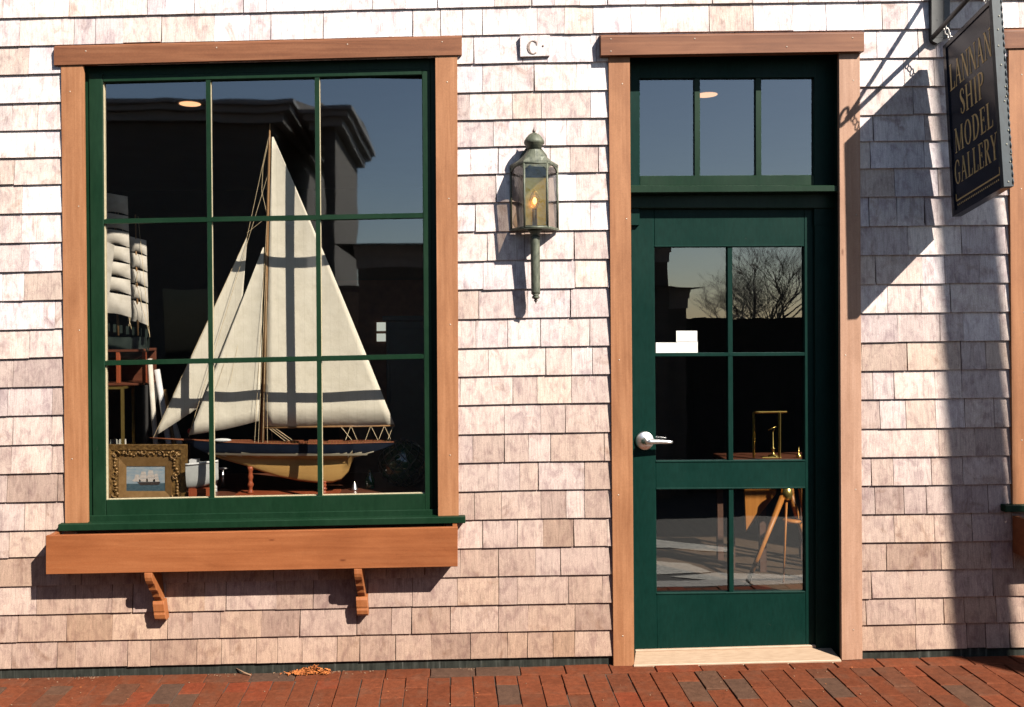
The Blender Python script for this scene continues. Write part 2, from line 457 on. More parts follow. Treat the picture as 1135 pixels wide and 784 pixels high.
def make_window(f):
    """f maps the pixels of the left window to those of this window"""
    Q = lambda *p: [f(x, y) for x, y in p]
    ys, yg = .018, .040
    mb = MB()   # sash: stiles and rails with a stepped outer jamb
    mb.slab(Q((98,82), (113.4,81.5), (117.2,577), (102.9,577.5)), ys, yg+.012)             # left stile
    mb.slab(Q((467.5,79), (477,78.5), (480.4,570), (471,570.5)), ys, yg+.012)          # right stile
    mb.slab(Q((113.8,84), (467.6,76), (467.6,83), (113.8,91)), ys+.001, yg+.012)    # top rail
    mb.slab(Q((117.2,554.5), (471.2,547.5), (471.2,569), (117.8,577)), ys+.001, yg+.012)# bottom rail
    sash = mb.build('display_window', M['green'], shop, bevel=.0025)
    mb = MB()
    mb.slab(Q((80,40), (98.4,40), (102.9,590), (80,590)), ys+.008, .138)
    mb.slab(Q((476.6,40), (500,40), (500,590), (479.6,590)), ys+.008, .138)
    mb.slab(Q((98,40), (477,32), (477,79), (98,85.5)), ys+.009, .137)
    mb.slab(Q((102,575.5), (480,567.5), (480,590), (102,594)), ys+.009, .137)
    # returns between casing and jamb
    mb.slab(Q((84,66), (90.8,66), (95.8,585), (84,585)), .0005, ys+.0085)
    mb.slab(Q((484,58), (496,58), (496,580), (487,580)), .0005, ys+.0085)
    mb.slab(Q((84,48), (496,38), (496,59.5), (84,69.5)), .0015, ys+.0085)
    # sloping outer rail on the sill
    mb.slab(Q((96,572), (486,565), (486,582), (96,590)), .006, ys+.0086)
    mb.build('window_jamb', M['green'], sash, bevel=.002)
    mb = MB()   # projecting sill nose
    mb.slab(Q((64,581.5), (516,572.8), (516,580.3), (64,589.3)), -.050, .006)
    mb.build('window_sill', M['green'], sash, bevel=.003)
    for (a, b) in (((230.6,88), (235,556)), ((351.3,85), (354.8,553))):
        mb = MB()
        mb.slab(Q((a[0]-2.4,a[1]), (a[0]+2.4,a[1]), (b[0]+2.4,b[1]), (b[0]-2.4,b[1])), ys+.004, ys+.012, 0)
        mb.slab(Q((a[0]-2.6,a[1]), (a[0]+3.1,a[1]), (b[0]+3.1,b[1]), (b[0]-2.6,b[1])), ys+.0125, yg+.004, 1)
        mb.build('muntin', [M['green'], M['putty']], sash)
    for (yl, yr) in ((245.8,239), (402.8,395.2)):
        mb = MB()
        mb.slab(Q((112,yl-2.4), (470,yr-2.4), (470,yr+2.4), (112,yl+2.4)), ys+.0025, ys+.013, 0)
        mb.slab(Q((112,yl-2.9), (470,yr-2.9), (470,yr+2.9), (112,yl+2.6)), ys+.0136, yg+.0035, 0)
        mb.build('muntin', [M['green'], M['putty']], sash)
    # putty line round the glass
    mb = MB()
    mb.slab(Q((113.2,91), (115.3,91), (119,555), (117,555)), yg-.010, yg+.01)
    mb.slab(Q((115.6,553.3), (471.2,546.3), (471.2,549), (115.6,556)), yg-.009, yg+.01)
    mb.build('glazing_bead', M['putty'], sash)
    mb = MB(); xs = [(112,116), (231,235), (351.5,355), (470,473)]; yy = [(82,88), (245.8,239), (402.8,395.2), (562,555)]
    rg = random.Random(5)
    for i in range(3):
        for j in range(3):
            mb.cur = (rg.random()*9, rg.random()*9, rg.random()*9)
            def yv(k, x): return yy[k][0] + (yy[k][1]-yy[k][0])*(x-112)/358
            xa = lambda y, i=i: xs[i][0] + (xs[i][1]-xs[i][0])*(y-82)/470
            xb = lambda y, i=i: xs[i+1][0] + (xs[i+1][1]-xs[i+1][0])*(y-82)/470
            q = []
            for (fx, k) in ((xa, j), (xb, j), (xb, j+1), (xa, j+1)):
                y0 = yv(k, fx(300)); q.append((fx(y0), y0))
            P = [W(*f(*p), yg) for p in q]
            # every pane sits at a slightly different angle in its putty
            tx, ty = rg.uniform(-.0012, .0012), rg.uniform(-.0012, .0012)
            P[0].y += tx+ty; P[1].y += -tx+ty; P[2].y += -tx-ty; P[3].y += tx-ty
            mb.poly([P[3], P[2], P[1], P[0]])
    mb.build('window_glass', M['glass'], sash)
    for q in (Q((67.5,71), (92,71), (97,580), (72,580)), Q((482.4,60), (506.8,60), (508.4,577), (485.6,577))):
        mb = MB(); mb.slab(q, -.0215, .0); 
        mid = lambda t, s: (q[0][0]+(q[3][0]-q[0][0])*t + s, q[0][1]+(q[3][1]-q[0][1])*t)
        nails(mb, [mid(t, 12+rng.uniform(-7,7)) for t in (.06,.31,.58,.86)], -.0215, 1)
        mb.build('window_casing', [M['cedar_v'], M['nail']], sash, bevel=.002)
    mb = MB()
    mb.slab(Q((59.5,54.5), (512,43), (512,61), (59.5,72.5)), -.029, .0)
    tl, tr, br, bl = [W(*f(*p), -.029) for p in ((59.5,54.5), (512,43), (512,41), (59.5,51.5))]
    tb = [W(*f(*p), -.004) for p in ((59.5,50), (512,38.5))]
    # bevelled cap
    mb.hexa([tl, tr, tr+Vector((0,.001,.010)), tl+Vector((0,.001,.010))] + [Vector((tl.x,-.001,tl.z)), Vector((tr.x,-.001,tr.z)), Vector((tr.x,-.001,tr.z+.026)), Vector((tl.x,-.001,tl.z+.026))])
    nails(mb, [f(x, 54.5-(x-60)*.0254+dy) for x in (95,240,385,490) for dy in (3,)], -.029, 1)
    mb.build('window_lintel', [M['cedar_h'], M['nail']], sash, bevel=.002)
    return sash
make_window(lambda x, y: (x, y))
make_window(lambda x, y: (x+1050.5, y-18.5-(y-52)*.0048))

# ------------------------------------------------------------------ door
frame = None
mb = MB()
yd = .088
mb.slab([(690,56), (709,56), (709,250), (690,250)], .07, .139)      # jamb round the transom
mb.slab([(902.5,56), (945,56), (945,250), (902.5,250)], .070, .139)
mb.slab([(708,40), (904,36), (904,86), (708,87)], .0695, .138)
mb.slab([(903,230), (945,230), (945,745), (905,745)], .0715, .139)   # door jamb, right
mb.slab([(690,230), (699.5,230), (704,745), (690,745)], .0715, .139)
# deep returns
mb.slab([(686,66), (696.8,66), (701.5,742), (690,742)], .0006, .0705)
mb.slab([(931.2,62), (944,62), (944,736), (934,736)], .0006, .0705)
mb.slab([(687,40), (944,36), (944,56.5), (687,60)], .0014, .0697)
frame = mb.build('door_frame', M['door_green'], shop, bevel=.002)
mb = MB()
mb.slab([(690,205.5), (937,205.5), (937,212.5), (690,214)], -.004, .12)
mb.slab([(690,214), (938,212.5), (938,231), (690,231)], .060, .12)
mb.build('transom_bar', M['green'], frame, bevel=.003)
for q in ([(674.5,59), (698,59), (703,738.5), (680,739)], [(930,55.5), (953,55.5), (956,731), (933,732)]):
    mb = MB(); mb.slab(q, -.0215, .0)
    mid = lambda t, s: (q[0][0]+(q[3][0]-q[0][0])*t + s, q[0][1]+(q[3][1]-q[0][1])*t)
    nails(mb, [mid(t, 12+rng.uniform(-7,7)) for t in (.05,.27,.5,.72,.95)], -.0215, 1)
    mb.build('door_casing', [M['cedar_v'] if q[0][0] < 800 else M['cedar_pale'], M['nail']], frame, bevel=.002)
mb = MB()
mb.slab([(666,42), (958,38), (958,57), (666,61.5)], -.046, 0)
tl, tr = W(666,42,-.046), W(958,38,-.046)
mb.hexa([tl, tr, tr+Vector((0,.001,.010)), tl+Vector((0,.001,.010))] + [Vector((tl.x,-.001,tl.z)), Vector((tr.x,-.001,tr.z)), Vector((tr.x,-.001,tr.z+.026)), Vector((tl.x,-.001,tl.z+.026))])
nails(mb, [(677,43.5), (677,57), (770,43), (872,52), (945,42)], -.046, 1)
mb.build('door_lintel', [M['cedar_h'], M['nail']], frame, bevel=.002)

# transom sash
mb = MB()
mb.slab([(700,78), (709.2,78), (709.2,206), (700,206)], .072, .105)
mb.slab([(903,78), (913,78), (913,206), (903,206)], .072, .105)
mb.slab([(709,78), (903.2,78), (903.2,85.5), (709,86.5)], .073, .105)
mb.slab([(709,195), (903.2,194), (903.2,206), (709,206)], .073, .105)
tw = mb.build('transom_window', M['green'], shop, bevel=.0025)
for x in (772.8, 840.7):
    mb = MB(); mb.slab([(x-3.1,85), (x+3.1,85), (x+3.3,196), (x-2.9,196)], .0735, .102); mb.build('muntin', M['green'], tw, bevel=.0015)
mb = MB(); rg = random.Random(9)
for (a, b) in ((708,772.8), (772.8,840.7), (840.7,905)):
    mb.cur = (rg.random()*9, rg.random()*9, rg.random()*9)
    P = [W(x, y, .088) for x, y in ((a,197), (b,197), (b,84), (a,84))]; mb.poly(P)
mb.build('window_glass', M['doorglass'], tw)

# door leaf
mb = MB()
mb.slab([(699,228), (725,228), (728.5,722), (703,722)], yd, yd+.04)
mb.slab([(891.3,228), (902.5,228), (904,718), (893,718)], yd, yd+.04)
mb.slab([(724.8,228), (891.5,228), (891.5,272.5), (725.3,273.5)], yd+.0005, yd+.04)
mb.slab([(726.6,512.5), (893,511.3), (893.2,540.8), (726.9,541.8)], yd+.0005, yd+.04)
mb.slab([(727.6,659), (893,657), (893.4,718), (728.3,722)], yd+.0005, yd+.04)
# raised mouldings round the glass
for (x0,y0,x1,y1) in ((725,273.2,891.4,272.4), (726.8,512,893,510.9), (727,542,893,540.8), (727.6,658.6,893,656.6)):
    mb.slab([(x0,y0-1), (x1,y1-1), (x1,y1+1), (x0,y0+1)], yd-.003, yd+.02)
door = mb.build('door', M['door_green'], shop, bevel=.0025)
for q in ([(806.3,272), (811.6,272), (812.8,513), (807.4,513)], [(807.8,541), (813,541), (813.4,660), (808.2,660)]):
    mb = MB(); mb.slab(q, yd+.003, yd+.035); mb.build('muntin', M['door_green'], door, bevel=.0015)
mb = MB(); mb.slab([(725.5,391.4), (892.2,390.6), (892.2,394.6), (725.7,395.4)], yd+.0015, yd+.035)
mb.build('muntin', M['door_green'], door, bevel=.0015)
mb = MB(); rg = random.Random(12)
for (a, b, c, d) in ((724,809,271,393), (809,893,271,393), (725,810,393,514), (810,894,393,514), (726,810.5,540,660), (810.5,894,540,660)):
    mb.cur = (rg.random()*9, rg.random()*9, rg.random()*9)
    mb.poly([W(x, y, yd+.018) for x, y in ((a,d), (b,d), (b,c), (a,c))])
mb.build('door_glass', M['doorglass'], door)
# lever handle
mb = MB()
c = W(714.3, 488.6, yd)
def yl(mb, c, prof, n=20, m=0):
    b0 = len(mb.v); mb.lathe((0,0,0), prof, n, m)
    for i in range(b0, len(mb.v)):
        v = mb.v[i]; mb.v[i] = Vector((c.x+v.x, c.y-v.z, c.z+v.y))
yl(mb, c, [(.044,.0), (.044,.006), (.040,.010), (.022,.014), (.0135,.018), (.0125,.05), (.014,.056), (.001,.060)])
p0 = c + Vector((.0, -.048, 0)); L = W(745.5, 490.2, yd-.045)
mb.tube([p0+Vector((-.006,0,0)), p0+Vector((.02,-.001,.001)), (p0+L)/2+Vector((0,-.002,.002)), L+Vector((-.012,0,0)), L], [.012,.0125,.0105,.0085,.0055], 10)
mb.build('door_handle', M['chrome'], door)

# threshold
mb = MB()
tb0, tb1 = W(704,722.5,yd-.005), W(905,716.8,yd-.005)
zf0, zf1 = W(702,737.5,-.035), W(932.8,731.6,-.035)
mb.hexa([zf0-Vector((0,0,.03)), zf1-Vector((0,0,.03)), zf1, zf0,
         tb0-Vector((0,0,.05)), Vector((zf1.x, tb1.y, tb1.z-.05)), Vector((zf1.x, tb1.y, tb1.z-.001)), tb0])
a, b = W(704,721.5,yd-.012), W(905,716,yd-.012)
mb.hexa([a-Vector((0,0,.02)), b-Vector((0,0,.02)), b+Vector((0,0,.003)), a+Vector((0,0,.003)), a+Vector((0,.06,-.02)), b+Vector((0,.06,-.02)), b+Vector((0,.06,.003)), a+Vector((0,.06,.003))])
mb.build('threshold', M['alum'], shop, bevel=.003)

# room behind the glass
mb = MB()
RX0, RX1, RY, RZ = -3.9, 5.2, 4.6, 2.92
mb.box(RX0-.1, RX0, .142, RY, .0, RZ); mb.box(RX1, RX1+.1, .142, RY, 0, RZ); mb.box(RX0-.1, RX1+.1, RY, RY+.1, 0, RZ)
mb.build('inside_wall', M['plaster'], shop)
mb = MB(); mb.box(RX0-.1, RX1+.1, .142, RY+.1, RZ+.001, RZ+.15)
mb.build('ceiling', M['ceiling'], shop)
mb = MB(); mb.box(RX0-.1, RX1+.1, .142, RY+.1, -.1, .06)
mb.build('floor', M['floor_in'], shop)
SZ = W(300, 548, .22).z
mb = MB(); mb.box(-2.0, .12, .141, .86, SZ-.04, SZ); mb.box(-1.98, .10, .80, .84, .06, SZ-.041)
mb.build('display_shelf', M['shelf'], shop, bevel=.003)
for (px, py) in ((210.5,113.5), (783,103.5)):
    P = W(px, py, 0); k = (RZ-ZC)/(P.z-ZC); yy = D*(k-1)
    c = Vector((P.x*k, yy, RZ-.004))
    mb = MB(); mb.lathe(c, [(.062,-.004), (.085,-.006), (.088,.0), (.088,.004)], 20, 0); mb.lathe(c, [(.001,-.0075), (.062,-.0075), (.062,-.0065), (.001,-.0065)], 20, 1)
    mb.build('recessed_light', [M['dot'], M['lamp_on']], shop)
# outer shell of the building beyond the picture
mb = MB()
xl, xr = W(XL, 300).x, W(XR, 300).x
mb.box(xl-.02, xl+.08, .15, RY+.3, -.2, 4.05); mb.box(xr-.08, xr+.02, .15, RY+.3, -.2, 4.05); mb.box(xl+.08, xr-.08, RY+.2, RY+.3, -.2, 4.05)
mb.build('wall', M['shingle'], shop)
mb = MB()
mb.prism([(xl-.3,-.32,4.06), (xl-.3,2.3,5.4), (xl-.3,RY+.6,4.06), (xl-.3,RY+.6,4.0), (xl-.3,2.3,5.3), (xl-.3,-.32,4.0)], (xr-xl+.6,0,0))
mb.box(xl, xr, .0, RY+.3, 4.0-.0, 4.01)
mb.build('roof', M['sheath'], shop)

# ------------------------------------------------------------------ flower boxes
def make_box(f, label, brk):
    Q = lambda *p: [f(x, y) for x, y in p]
    yf = -.136
    root = tag(empty('flower_box', W(*f(279, 634), -.06)), label, 'flower box', 'flower boxes under the display windows')
    tl, tr, br, bl = [W(*p, yf) for p in Q((50.6,594), (507.3,584.5), (507.3,628.3), (50.6,637))]
    mb = MB()
    t = .022
    mb.hexa([bl, br, tr, tl] + [Vector((p.x, yf+t, p.z)) for p in (bl, br, tr, tl)])
    mb.build('front_board', M['planter'], root, bevel=.002)
    mb = MB()
    for (b_, t_, s) in ((bl, tl, 1), (br, tr, -1)):
        x0, x1 = b_.x, b_.x + s*t
        if x0 > x1: x0, x1 = x1, x0
        mb.box(x0, x1, yf+t+.0005, -.014, b_.z, t_.z-.004)
    mb.hexa([bl+Vector((t,t,.004)), br+Vector((-t,t,.004)), br+Vector((-t,t,.024)), bl+Vector((t,t,.024))] +
            [Vector((p.x, -.014, p.z)) for p in (bl+Vector((t,0,.004)), br+Vector((-t,0,.004)), br+Vector((-t,0,.024)), bl+Vector((t,0,.024)))])
    mb.build('box_body', M['planter'], root, bevel=.002)
    mb = MB()
    mb.hexa([bl+Vector((t+.002,t+.002,.10)), br+Vector((-t-.002,t+.002,.10)), br+Vector((-t-.002,t+.002,.105)), bl+Vector((t+.002,t+.002,.105))] +
            [Vector((p.x, -.016, p.z)) for p in (bl+Vector((t+.002,0,.10)), br+Vector((-t-.002,0,.10)), br+Vector((-t-.002,0,.105)), bl+Vector((t+.002,0,.105)))])
    mb.build('potting_soil', M['joint'], root)
    # scroll cut brackets
    for (xw, yb, frac, lean) in brk:
        c = W(*f(xw, yb), -.013)             # foot of the bracket on the wall
        zt = bl.z + (br.z-bl.z)*frac - .001
        h = zt - c.z
        prof = [(0,0), (.028,0), (.033,.012), (.032,.052), (.028,.060), (.040,.066), (.050,.076), (.052,.088), (.060,.094), (.074,.105), (.077,.120), (.088,.128), (.104,.140), (.112,.156), (.118,.168), (.118,.19), (0,.19)]
        def brd(prof, w_):
            pts = [Vector((c.x-w_/2-lean*b/.19, -.013-a*1.12, c.z+b*h/.19)) for a, b in prof]
            mb.prism(pts, (w_,0,0))
        mb = MB()
        brd([(0,0), (.036,0), (.044,.008), (.047,.022), (.044,.030), (.047,.036), (.047,.060), (.040,.070), (0,.072)], .052)
        brd([(0,.0725), (.036,.0725), (.044,.082), (.056,.090), (.060,.100), (.070,.112), (.086,.122), (.090,.132), (.100,.146), (.108,.150), (.116,.162), (.119,.174), (.116,.19), (0,.19)], .035)
        mb.build('bracket', M['corbel'], root, bevel=.002)
    return root
make_box(lambda x, y: (x, y), 'empty oiled cedar flower box on scrolled brackets under the yacht window', [(181.5,684.5,.285,.028), (403,679.5,.77,.012)])
make_box(lambda x, y: (x+1090.5, y-17), 'cedar flower box cut off at the edge beyond the sign shadow', [(181.5,684.5,.285,.028), (403,679.5,.77,.012)])

# ------------------------------------------------------------------ wall lantern
lan = tag(empty('wall_lantern', W(591.5, 253, -.012)), 'verdigris brass wall lantern with clear panes between window and door', 'lantern')
t1 = -.130; t0 = -.016
def LP(px, py, y): return W(px, py, y)
mb = MB(); mb.slab([(575,180), (608,180), (608,254), (575,254)], -.017, -.006)
mb.prism([W(575,180.2,-.017), W(577,172,-.017), W(583,164,-.017), W(600,164,-.017), W(606,172,-.017), W(608,180.2,-.017)], (0,.010,0))
mb.build('back_plate', M['verd'], lan, bevel=.001)
bl_, br_ = W(566,180,t0), W(617.5,180,t0); fl_, fr_ = W(580.8,180,t1), W(606.2,180,t1)
zt = W(593,180.5,t1).z; zb = W(593,252,t1).z
colz = lambda p, z: Vector((p.x, p.y, z))
mb = MB()
for p in (bl_, br_, fl_, fr_): mb.tube([colz(p, zb), colz(p, zt)], .0055, 6)
for (p, q, fcw) in ((bl_, fl_, 0), (fl_, fr_, 1), (fr_, br_, 0)):
    for z, r in ((zb, .007), (zt, .006)):
        mb.tube([colz(p, z), colz(q, z)], r, 6)
    # arched head of each pane
    n = 8; d = q-p; nrm = Vector((d.y, -d.x, 0)).normalized()
    pts = []
    for k in range(n+1):
        s = k/n; pts.append(colz(p + d*s, zt - .028*(abs(2*s-1))**2.2 - .004))
    poly = [colz(p, zt)] + pts + [colz(q, zt)]
    mb.prism([P_ for P_ in poly], nrm*.003)
mb.build('lantern_frame', M['verd'], lan)
mb = MB()
for i, (p, q) in enumerate(((bl_, fl_), (fl_, fr_), (fr_, br_))):
    mb.cur = (i*3.1, i*1.7, i*2.2); d = (q-p)*.04
    mb.poly([colz(p+d, zb), colz(q-d, zb), colz(q-d, zt), colz(p+d, zt)])
mb.m[1] = 1
mb.build('lantern_glass', [M['lampglass'], M['lampclear']], lan)
# floor and roof
mb = MB()
fp = lambda z, e: [colz(Vector((p.x + (p.x-fl_.x*.5-fr_.x*.5)*e, p.y - (.004 if e > 0 else 0), 0)), z) for p in (bl_, fl_, fr_, br_)]
mb.prism(fp(zb-.006, .05), (0,0,.006))
cx = (fl_.x+fr_.x)/2; cy = -.078
mb.lathe((cx, cy, 0), [(.032, zb-.0065), (.026, zb-.018), (.017, zb-.032), (.016, zb-.045)], 16)
mb.build('lantern_base', M['verd'], lan)
zz = lambda py: W(592, py, -.078).z
mb = MB()
ang = [math.atan2(p.y-cy, p.x-cx) for p in (bl_, fl_, fr_, br_)]
# concave roof lofted from the hexagon to a round neck
ring0 = [colz(Vector((cx+(p.x-cx)*1.06, p.y-(.004 if p.y < -.05 else 0), 0)), zt+.004) for p in (bl_, fl_, fr_, br_)]
def loft(s, z, r):
    out = []
    for k in range(4):
        for j in range(4 if k < 3 else 1):
            a = ring0[k].lerp(ring0[min(k+1, 3)], j/4); v = Vector((a.x-cx, a.y-cy, 0))
            t = v.normalized()*r
            out.append(Vector((cx + v.x*(1-s)+t.x*s, cy + v.y*(1-s)+t.y*s, z)))
    return out
rows = [loft(0, zt+.003, .03), loft(.03, zt+.009, .05), loft(.60, zz(175.8), .050), loft(.84, zz(172.5), .043), loft(.96, zz(169), .036), loft(1, zz(165.5), .031)]
mb.grid(rows, 0, False)
mb.lathe((cx, cy, 0), [(.034, zz(166.5)), (.033, zz(162)), (.045, zz(160)), (.047, zz(157.5)), (.043, zz(155.5)), (.037, zz(153)), (.024, zz(149.5)), (.009, zz(147.6)), (.004, zz(147))], 18)
mb.build('lantern_roof', M['verd'], lan)
mb = MB(); mb.lathe((cx, cy, 0), [(.003, zz(148.2)), (.008, zz(145.8)), (.006, zz(144.3)), (.003, zz(143.2)), (.0008, zz(140.8))], 10)
mb.build('finial', M['verd_dark'], lan)
mb = MB()
za, zb2 = W(594,262,-.078).z, W(594.5,326,-.078).z
mb.lathe((cx, cy, 0), [(.014, zb-.044), (.0215, za), (.0215, za-.01), (.0205, zb2+.01), (.020, zb2)], 14)
mb.lathe((cx, cy, 0), [(.020, zb2+.0005), (.012, zb2-.006), (.018, zb2-.014), (.016, zb2-.020), (.006, zb2-.024)], 14)
mb.tube([(cx, cy, zb-.05), (cx, -.012, zb-.05)], .007, 8)
mb.build('lantern_stem', M['verd'], lan)
mb = MB(); mb.lathe((cx, cy, 0), [(.006, zb2-.0235), (.009, zb2-.030), (.004, zb2-.036), (.0008, zb2-.046)], 10)
mb.build('finial', M['verd_dark'], lan)
mb = MB(); mb.slab([(581,197), (605,197), (605,250), (581,250)], -.0215, -.0175); mb.build('reflector', M['brass'], lan, bevel=.001)
# bulb on a candle socket
M['bulbglass'] = make_glass('bulb_glass', (1,.95,.85), wav=0, refl=2.2)
mb = MB(); zs = W(592, 232, -.078).z
mb.lathe((cx, cy+.004, 0), [(.011, zb), (.011, zs), (.009, zs+.004)], 12, 0)
M['socket'] = simple('candle_socket', (.30,.18,.06), (.42,.26,.10), .4, metal=.5)
mb.lathe((cx, cy+.004, 0), [(.010, zs+.004), (.019, zs+.022), (.024, zs+.040), (.020, zs+.060), (.010, zs+.078), (.001, zs+.088)], 14, 1)
M['filament'] = emit('lamp_filament', (1.0,.45,.14), 2.2)
mb.ball((cx, cy+.004, zs+.038), .009, .009, .016, 8, 5, 2)
mb.build('bulb', [M['socket'], M['bulbglass'], M['filament']], lan)

# ------------------------------------------------------------------ serif letters drawn as strokes
def arc(cx, cy, rx, ry, a0, a1, wthick, wthin, n=14):
    pts = []
    for k in range(n+1):
        a = R(a0 + (a1-a0)*k/n)
        pts.append((cx+rx*math.cos(a), cy+ry*math.sin(a), wthin + (wthick-wthin)*abs(math.cos(a))**1.3))
    return pts
T, t_ = .125, .045
def stem(x, w=T, y0=0, y1=1): return [[(x, y0, w), (x, y1, w)], [(x-w*.5-.06, y0+.018, .036, 'h'), (x+w*.5+.06, y0+.018, .036, 'h')], [(x-w*.5-.06, y1-.018, .036, 'h'), (x+w*.5+.06, y1-.018, .036, 'h')]]
GL = {
 'L': (.56, stem(.14) + [[(.14,.025,t_), (.5,.025,t_)], [(.52,.02,.05), (.54,.26,.02)]]),
 'A': (.70, [[(.06,.0,t_), (.33,1,t_)], [(.30,1,T), (.60,0,T)], [(.16,.36,t_), (.48,.36,t_)], [(-.02,.018,.036,'h'), (.15,.018,.036,'h')], [(.48,.018,.036,'h'), (.72,.018,.036,'h')]]),
 'N': (.74, [[(.10,0,t_), (.10,1,t_)], [(.10,1,T), (.62,0,T)], [(.62,0,t_), (.62,1,t_)], [(.0,.018,.036,'h'), (.2,.018,.036,'h')], [(-.02,.982,.036,'h'), (.18,.982,.036,'h')], [(.52,.982,.036,'h'), (.74,.982,.036,'h')]]),
 'S': (.50, [[(.42,.74,.05), (.41,.88,.04), (.33,.965,.05), (.22,.97,.06), (.10,.88,.10), (.09,.74,.13), (.18,.60,.15), (.32,.46,.16), (.42,.31,.14), (.41,.15,.11), (.31,.04,.06), (.20,.03,.05), (.10,.10,.045), (.07,.27,.05)]]),
 'H': (.78, stem(.14) + stem(.62) + [[(.14,.52,t_), (.62,.52,t_)]]),
 'I': (.32, stem(.15)),
 'P': (.60, stem(.14) + [[(.14,.97,t_)] + arc(.26,.74,.24,.23,90,-90,T,t_) + [(.14,.51,t_)]]),
 'M': (.96, [[(.10,0,t_), (.13,1,t_)], [(.13,1,T), (.45,.02,T)], [(.45,.02,t_), (.78,1,t_)], [(.80,0,T), (.78,1,T)], [(.0,.018,.036,'h'), (.2,.018,.036,'h')], [(.68,.018,.036,'h'), (.92,.018,.036,'h')], [(.02,.982,.036,'h'), (.16,.982,.036,'h')], [(.76,.982,.036,'h'), (.9,.982,.036,'h')]]),
 'O': (.72, [arc(.34,.5,.28,.48,0,360,T,t_,28)]),
 'D': (.70, stem(.14) + [[(.14,.975,t_)] + arc(.24,.5,.37,.475,90,-90,T,t_,16) + [(.14,.025,t_)]]),
 'E': (.56, stem(.14) + [[(.14,.975,t_), (.46,.975,t_)], [(.47,.98,.05), (.49,.78,.02)], [(.14,.52,t_), (.38,.52,t_)], [(.38,.42,.03), (.38,.62,.03)], [(.14,.025,t_), (.48,.025,t_)], [(.49,.02,.05), (.52,.24,.02)]]),
 'G': (.70, [arc(.36,.5,.29,.475,50,310,T,t_,22), [(.57,.86,.05), (.58,.70,.03)], [(.56,.12,.12), (.56,.42,.12)], [(.45,.42,.036,'h'), (.66,.42,.036,'h')]]),
 'R': (.68, stem(.14) + [[(.14,.97,t_)] + arc(.26,.75,.22,.22,90,-90,T,t_) + [(.14,.53,t_)], [(.30,.53,.10), (.58,.02,.15)], [(.5,.018,.036,'h'), (.70,.018,.036,'h')]]),
 'Y': (.66, stem(.32, T, 0, .48)[:2] + [[(.06,1,T), (.32,.45,T)], [(.32,.45,t_), (.58,1,t_)], [(-.02,.982,.036,'h'), (.18,.982,.036,'h')], [(.48,.982,.036,'h'), (.68,.982,.036,'h')]]),
 'C': (.66, [arc(.36,.5,.29,.475,52,308,T*1.25,t_,22), [(.57,.90,.06), (.58,.66,.03)]]),
 '.': (.25, [[(.08,.06,.12), (.18,.06,.12)]]),
}
def word(mb, text, P, x0, x1, v0, v1, lift, m=0):
    """P(u,v,h) maps sign coordinates to space; the word fills x0..x1"""
    h = v1-v0; tot = sum(GL[c][0] for c in text) + .10*(len(text)-1)
    sx = (x1-x0)/tot; x = x0; cnt = 0
    for ch in text:
        wd, strokes = GL[ch]
        for st in strokes:
            cnt += 1; hh = lift + .00012*(cnt % 9)
            hz = len(st[0]) == 4
            L, Rr = [], []
            for i, pt in enumerate(st):
                a = st[max(i-1,0)]; b = st[min(i+1,len(st)-1)]
                dx, dy = b[0]-a[0], b[1]-a[1]; ln = math.hypot(dx, dy) or 1
                nx, ny = -dy/ln, dx/ln
                if len(st) == 2 and not hz and abs(dx) > .02 and abs(dy) > .5: nx, ny = -1 if dy > 0 else 1, 0   # flat ended diagonals
                wv = pt[2]*.5
                L.append((pt[0]+nx*wv, pt[1]+ny*wv)); Rr.append((pt[0]-nx*wv, pt[1]-ny*wv))
            for i in range(len(st)-1):
                q = [L[i], L[i+1], Rr[i+1], Rr[i]]
                top = [P(x+a*sx, v0+b*h, hh) for a, b in q]; bot = [P(x+a*sx, v0+b*h, -.0005) for a, b in q]
                mb.hexa(top+bot, m)
        x += (wd+.10)*sx

M['faint'] = simple('worn_brown_paint', (.10,.065,.05), (.24,.18,.15), .8, ns=110)
# plaque with the letter C
pl = tag(empty('letter_plaque', W(594, 63, -.014)), 'small square cedar tile lettered C high between the two lintels', 'plaque')
mb = MB(); mb.cur = (.62, .25, .37)
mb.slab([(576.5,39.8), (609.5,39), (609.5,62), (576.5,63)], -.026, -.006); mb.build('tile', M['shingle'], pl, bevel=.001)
mb = MB()
def PC(u, v, h):
    a = W(576.5+33*u, 63-23*v, -.026); return Vector((a.x, -.026-h, a.z))
word(mb, 'C', PC, .24, .60, .12, .78, .003)
mb.build('letter', M['faint'], pl)
mb = MB(); mb.ball(PC(.77,.52,.001), .005, .003, .005, 8, 5); mb.build('dot', M['faint'], pl)

# ------------------------------------------------------------------ hanging sign and bracket
XT, XB = 546/240, 553/240
TL, TR = WX(1046, 51.5, XT-5/240), WX(1099, -1.5, XT-4.5/240)
BL, BR = WX(1056.5, 239.5, XB-5/240), WX(1112.6, 206.5, XB-4.5/240)
nrm = (TR-TL).cross(TL-BL).normalized()
if nrm.x > 0: nrm = -nrm
def SP(u, v, h=0):
    return (BL*(1-u)+BR*u)*(1-v) + (TL*(1-u)+TR*u)*v + nrm*h
sign = tag(empty('hanging_sign', SP(.5, 0)), 'navy shop sign with gold serif lettering hung out from the wall', 'sign')
TH = .036
mb = MB()
mb.hexa([SP(0,0,-.004), SP(1,0,-.004), SP(1,1,-.004), SP(0,1,-.004), SP(0,0,-TH), SP(1,0,-TH), SP(1,1,-TH), SP(0,1,-TH)])
mb.build('sign_board', M['navy_sign'], sign)
mb = MB()
e = .045; ev = .022
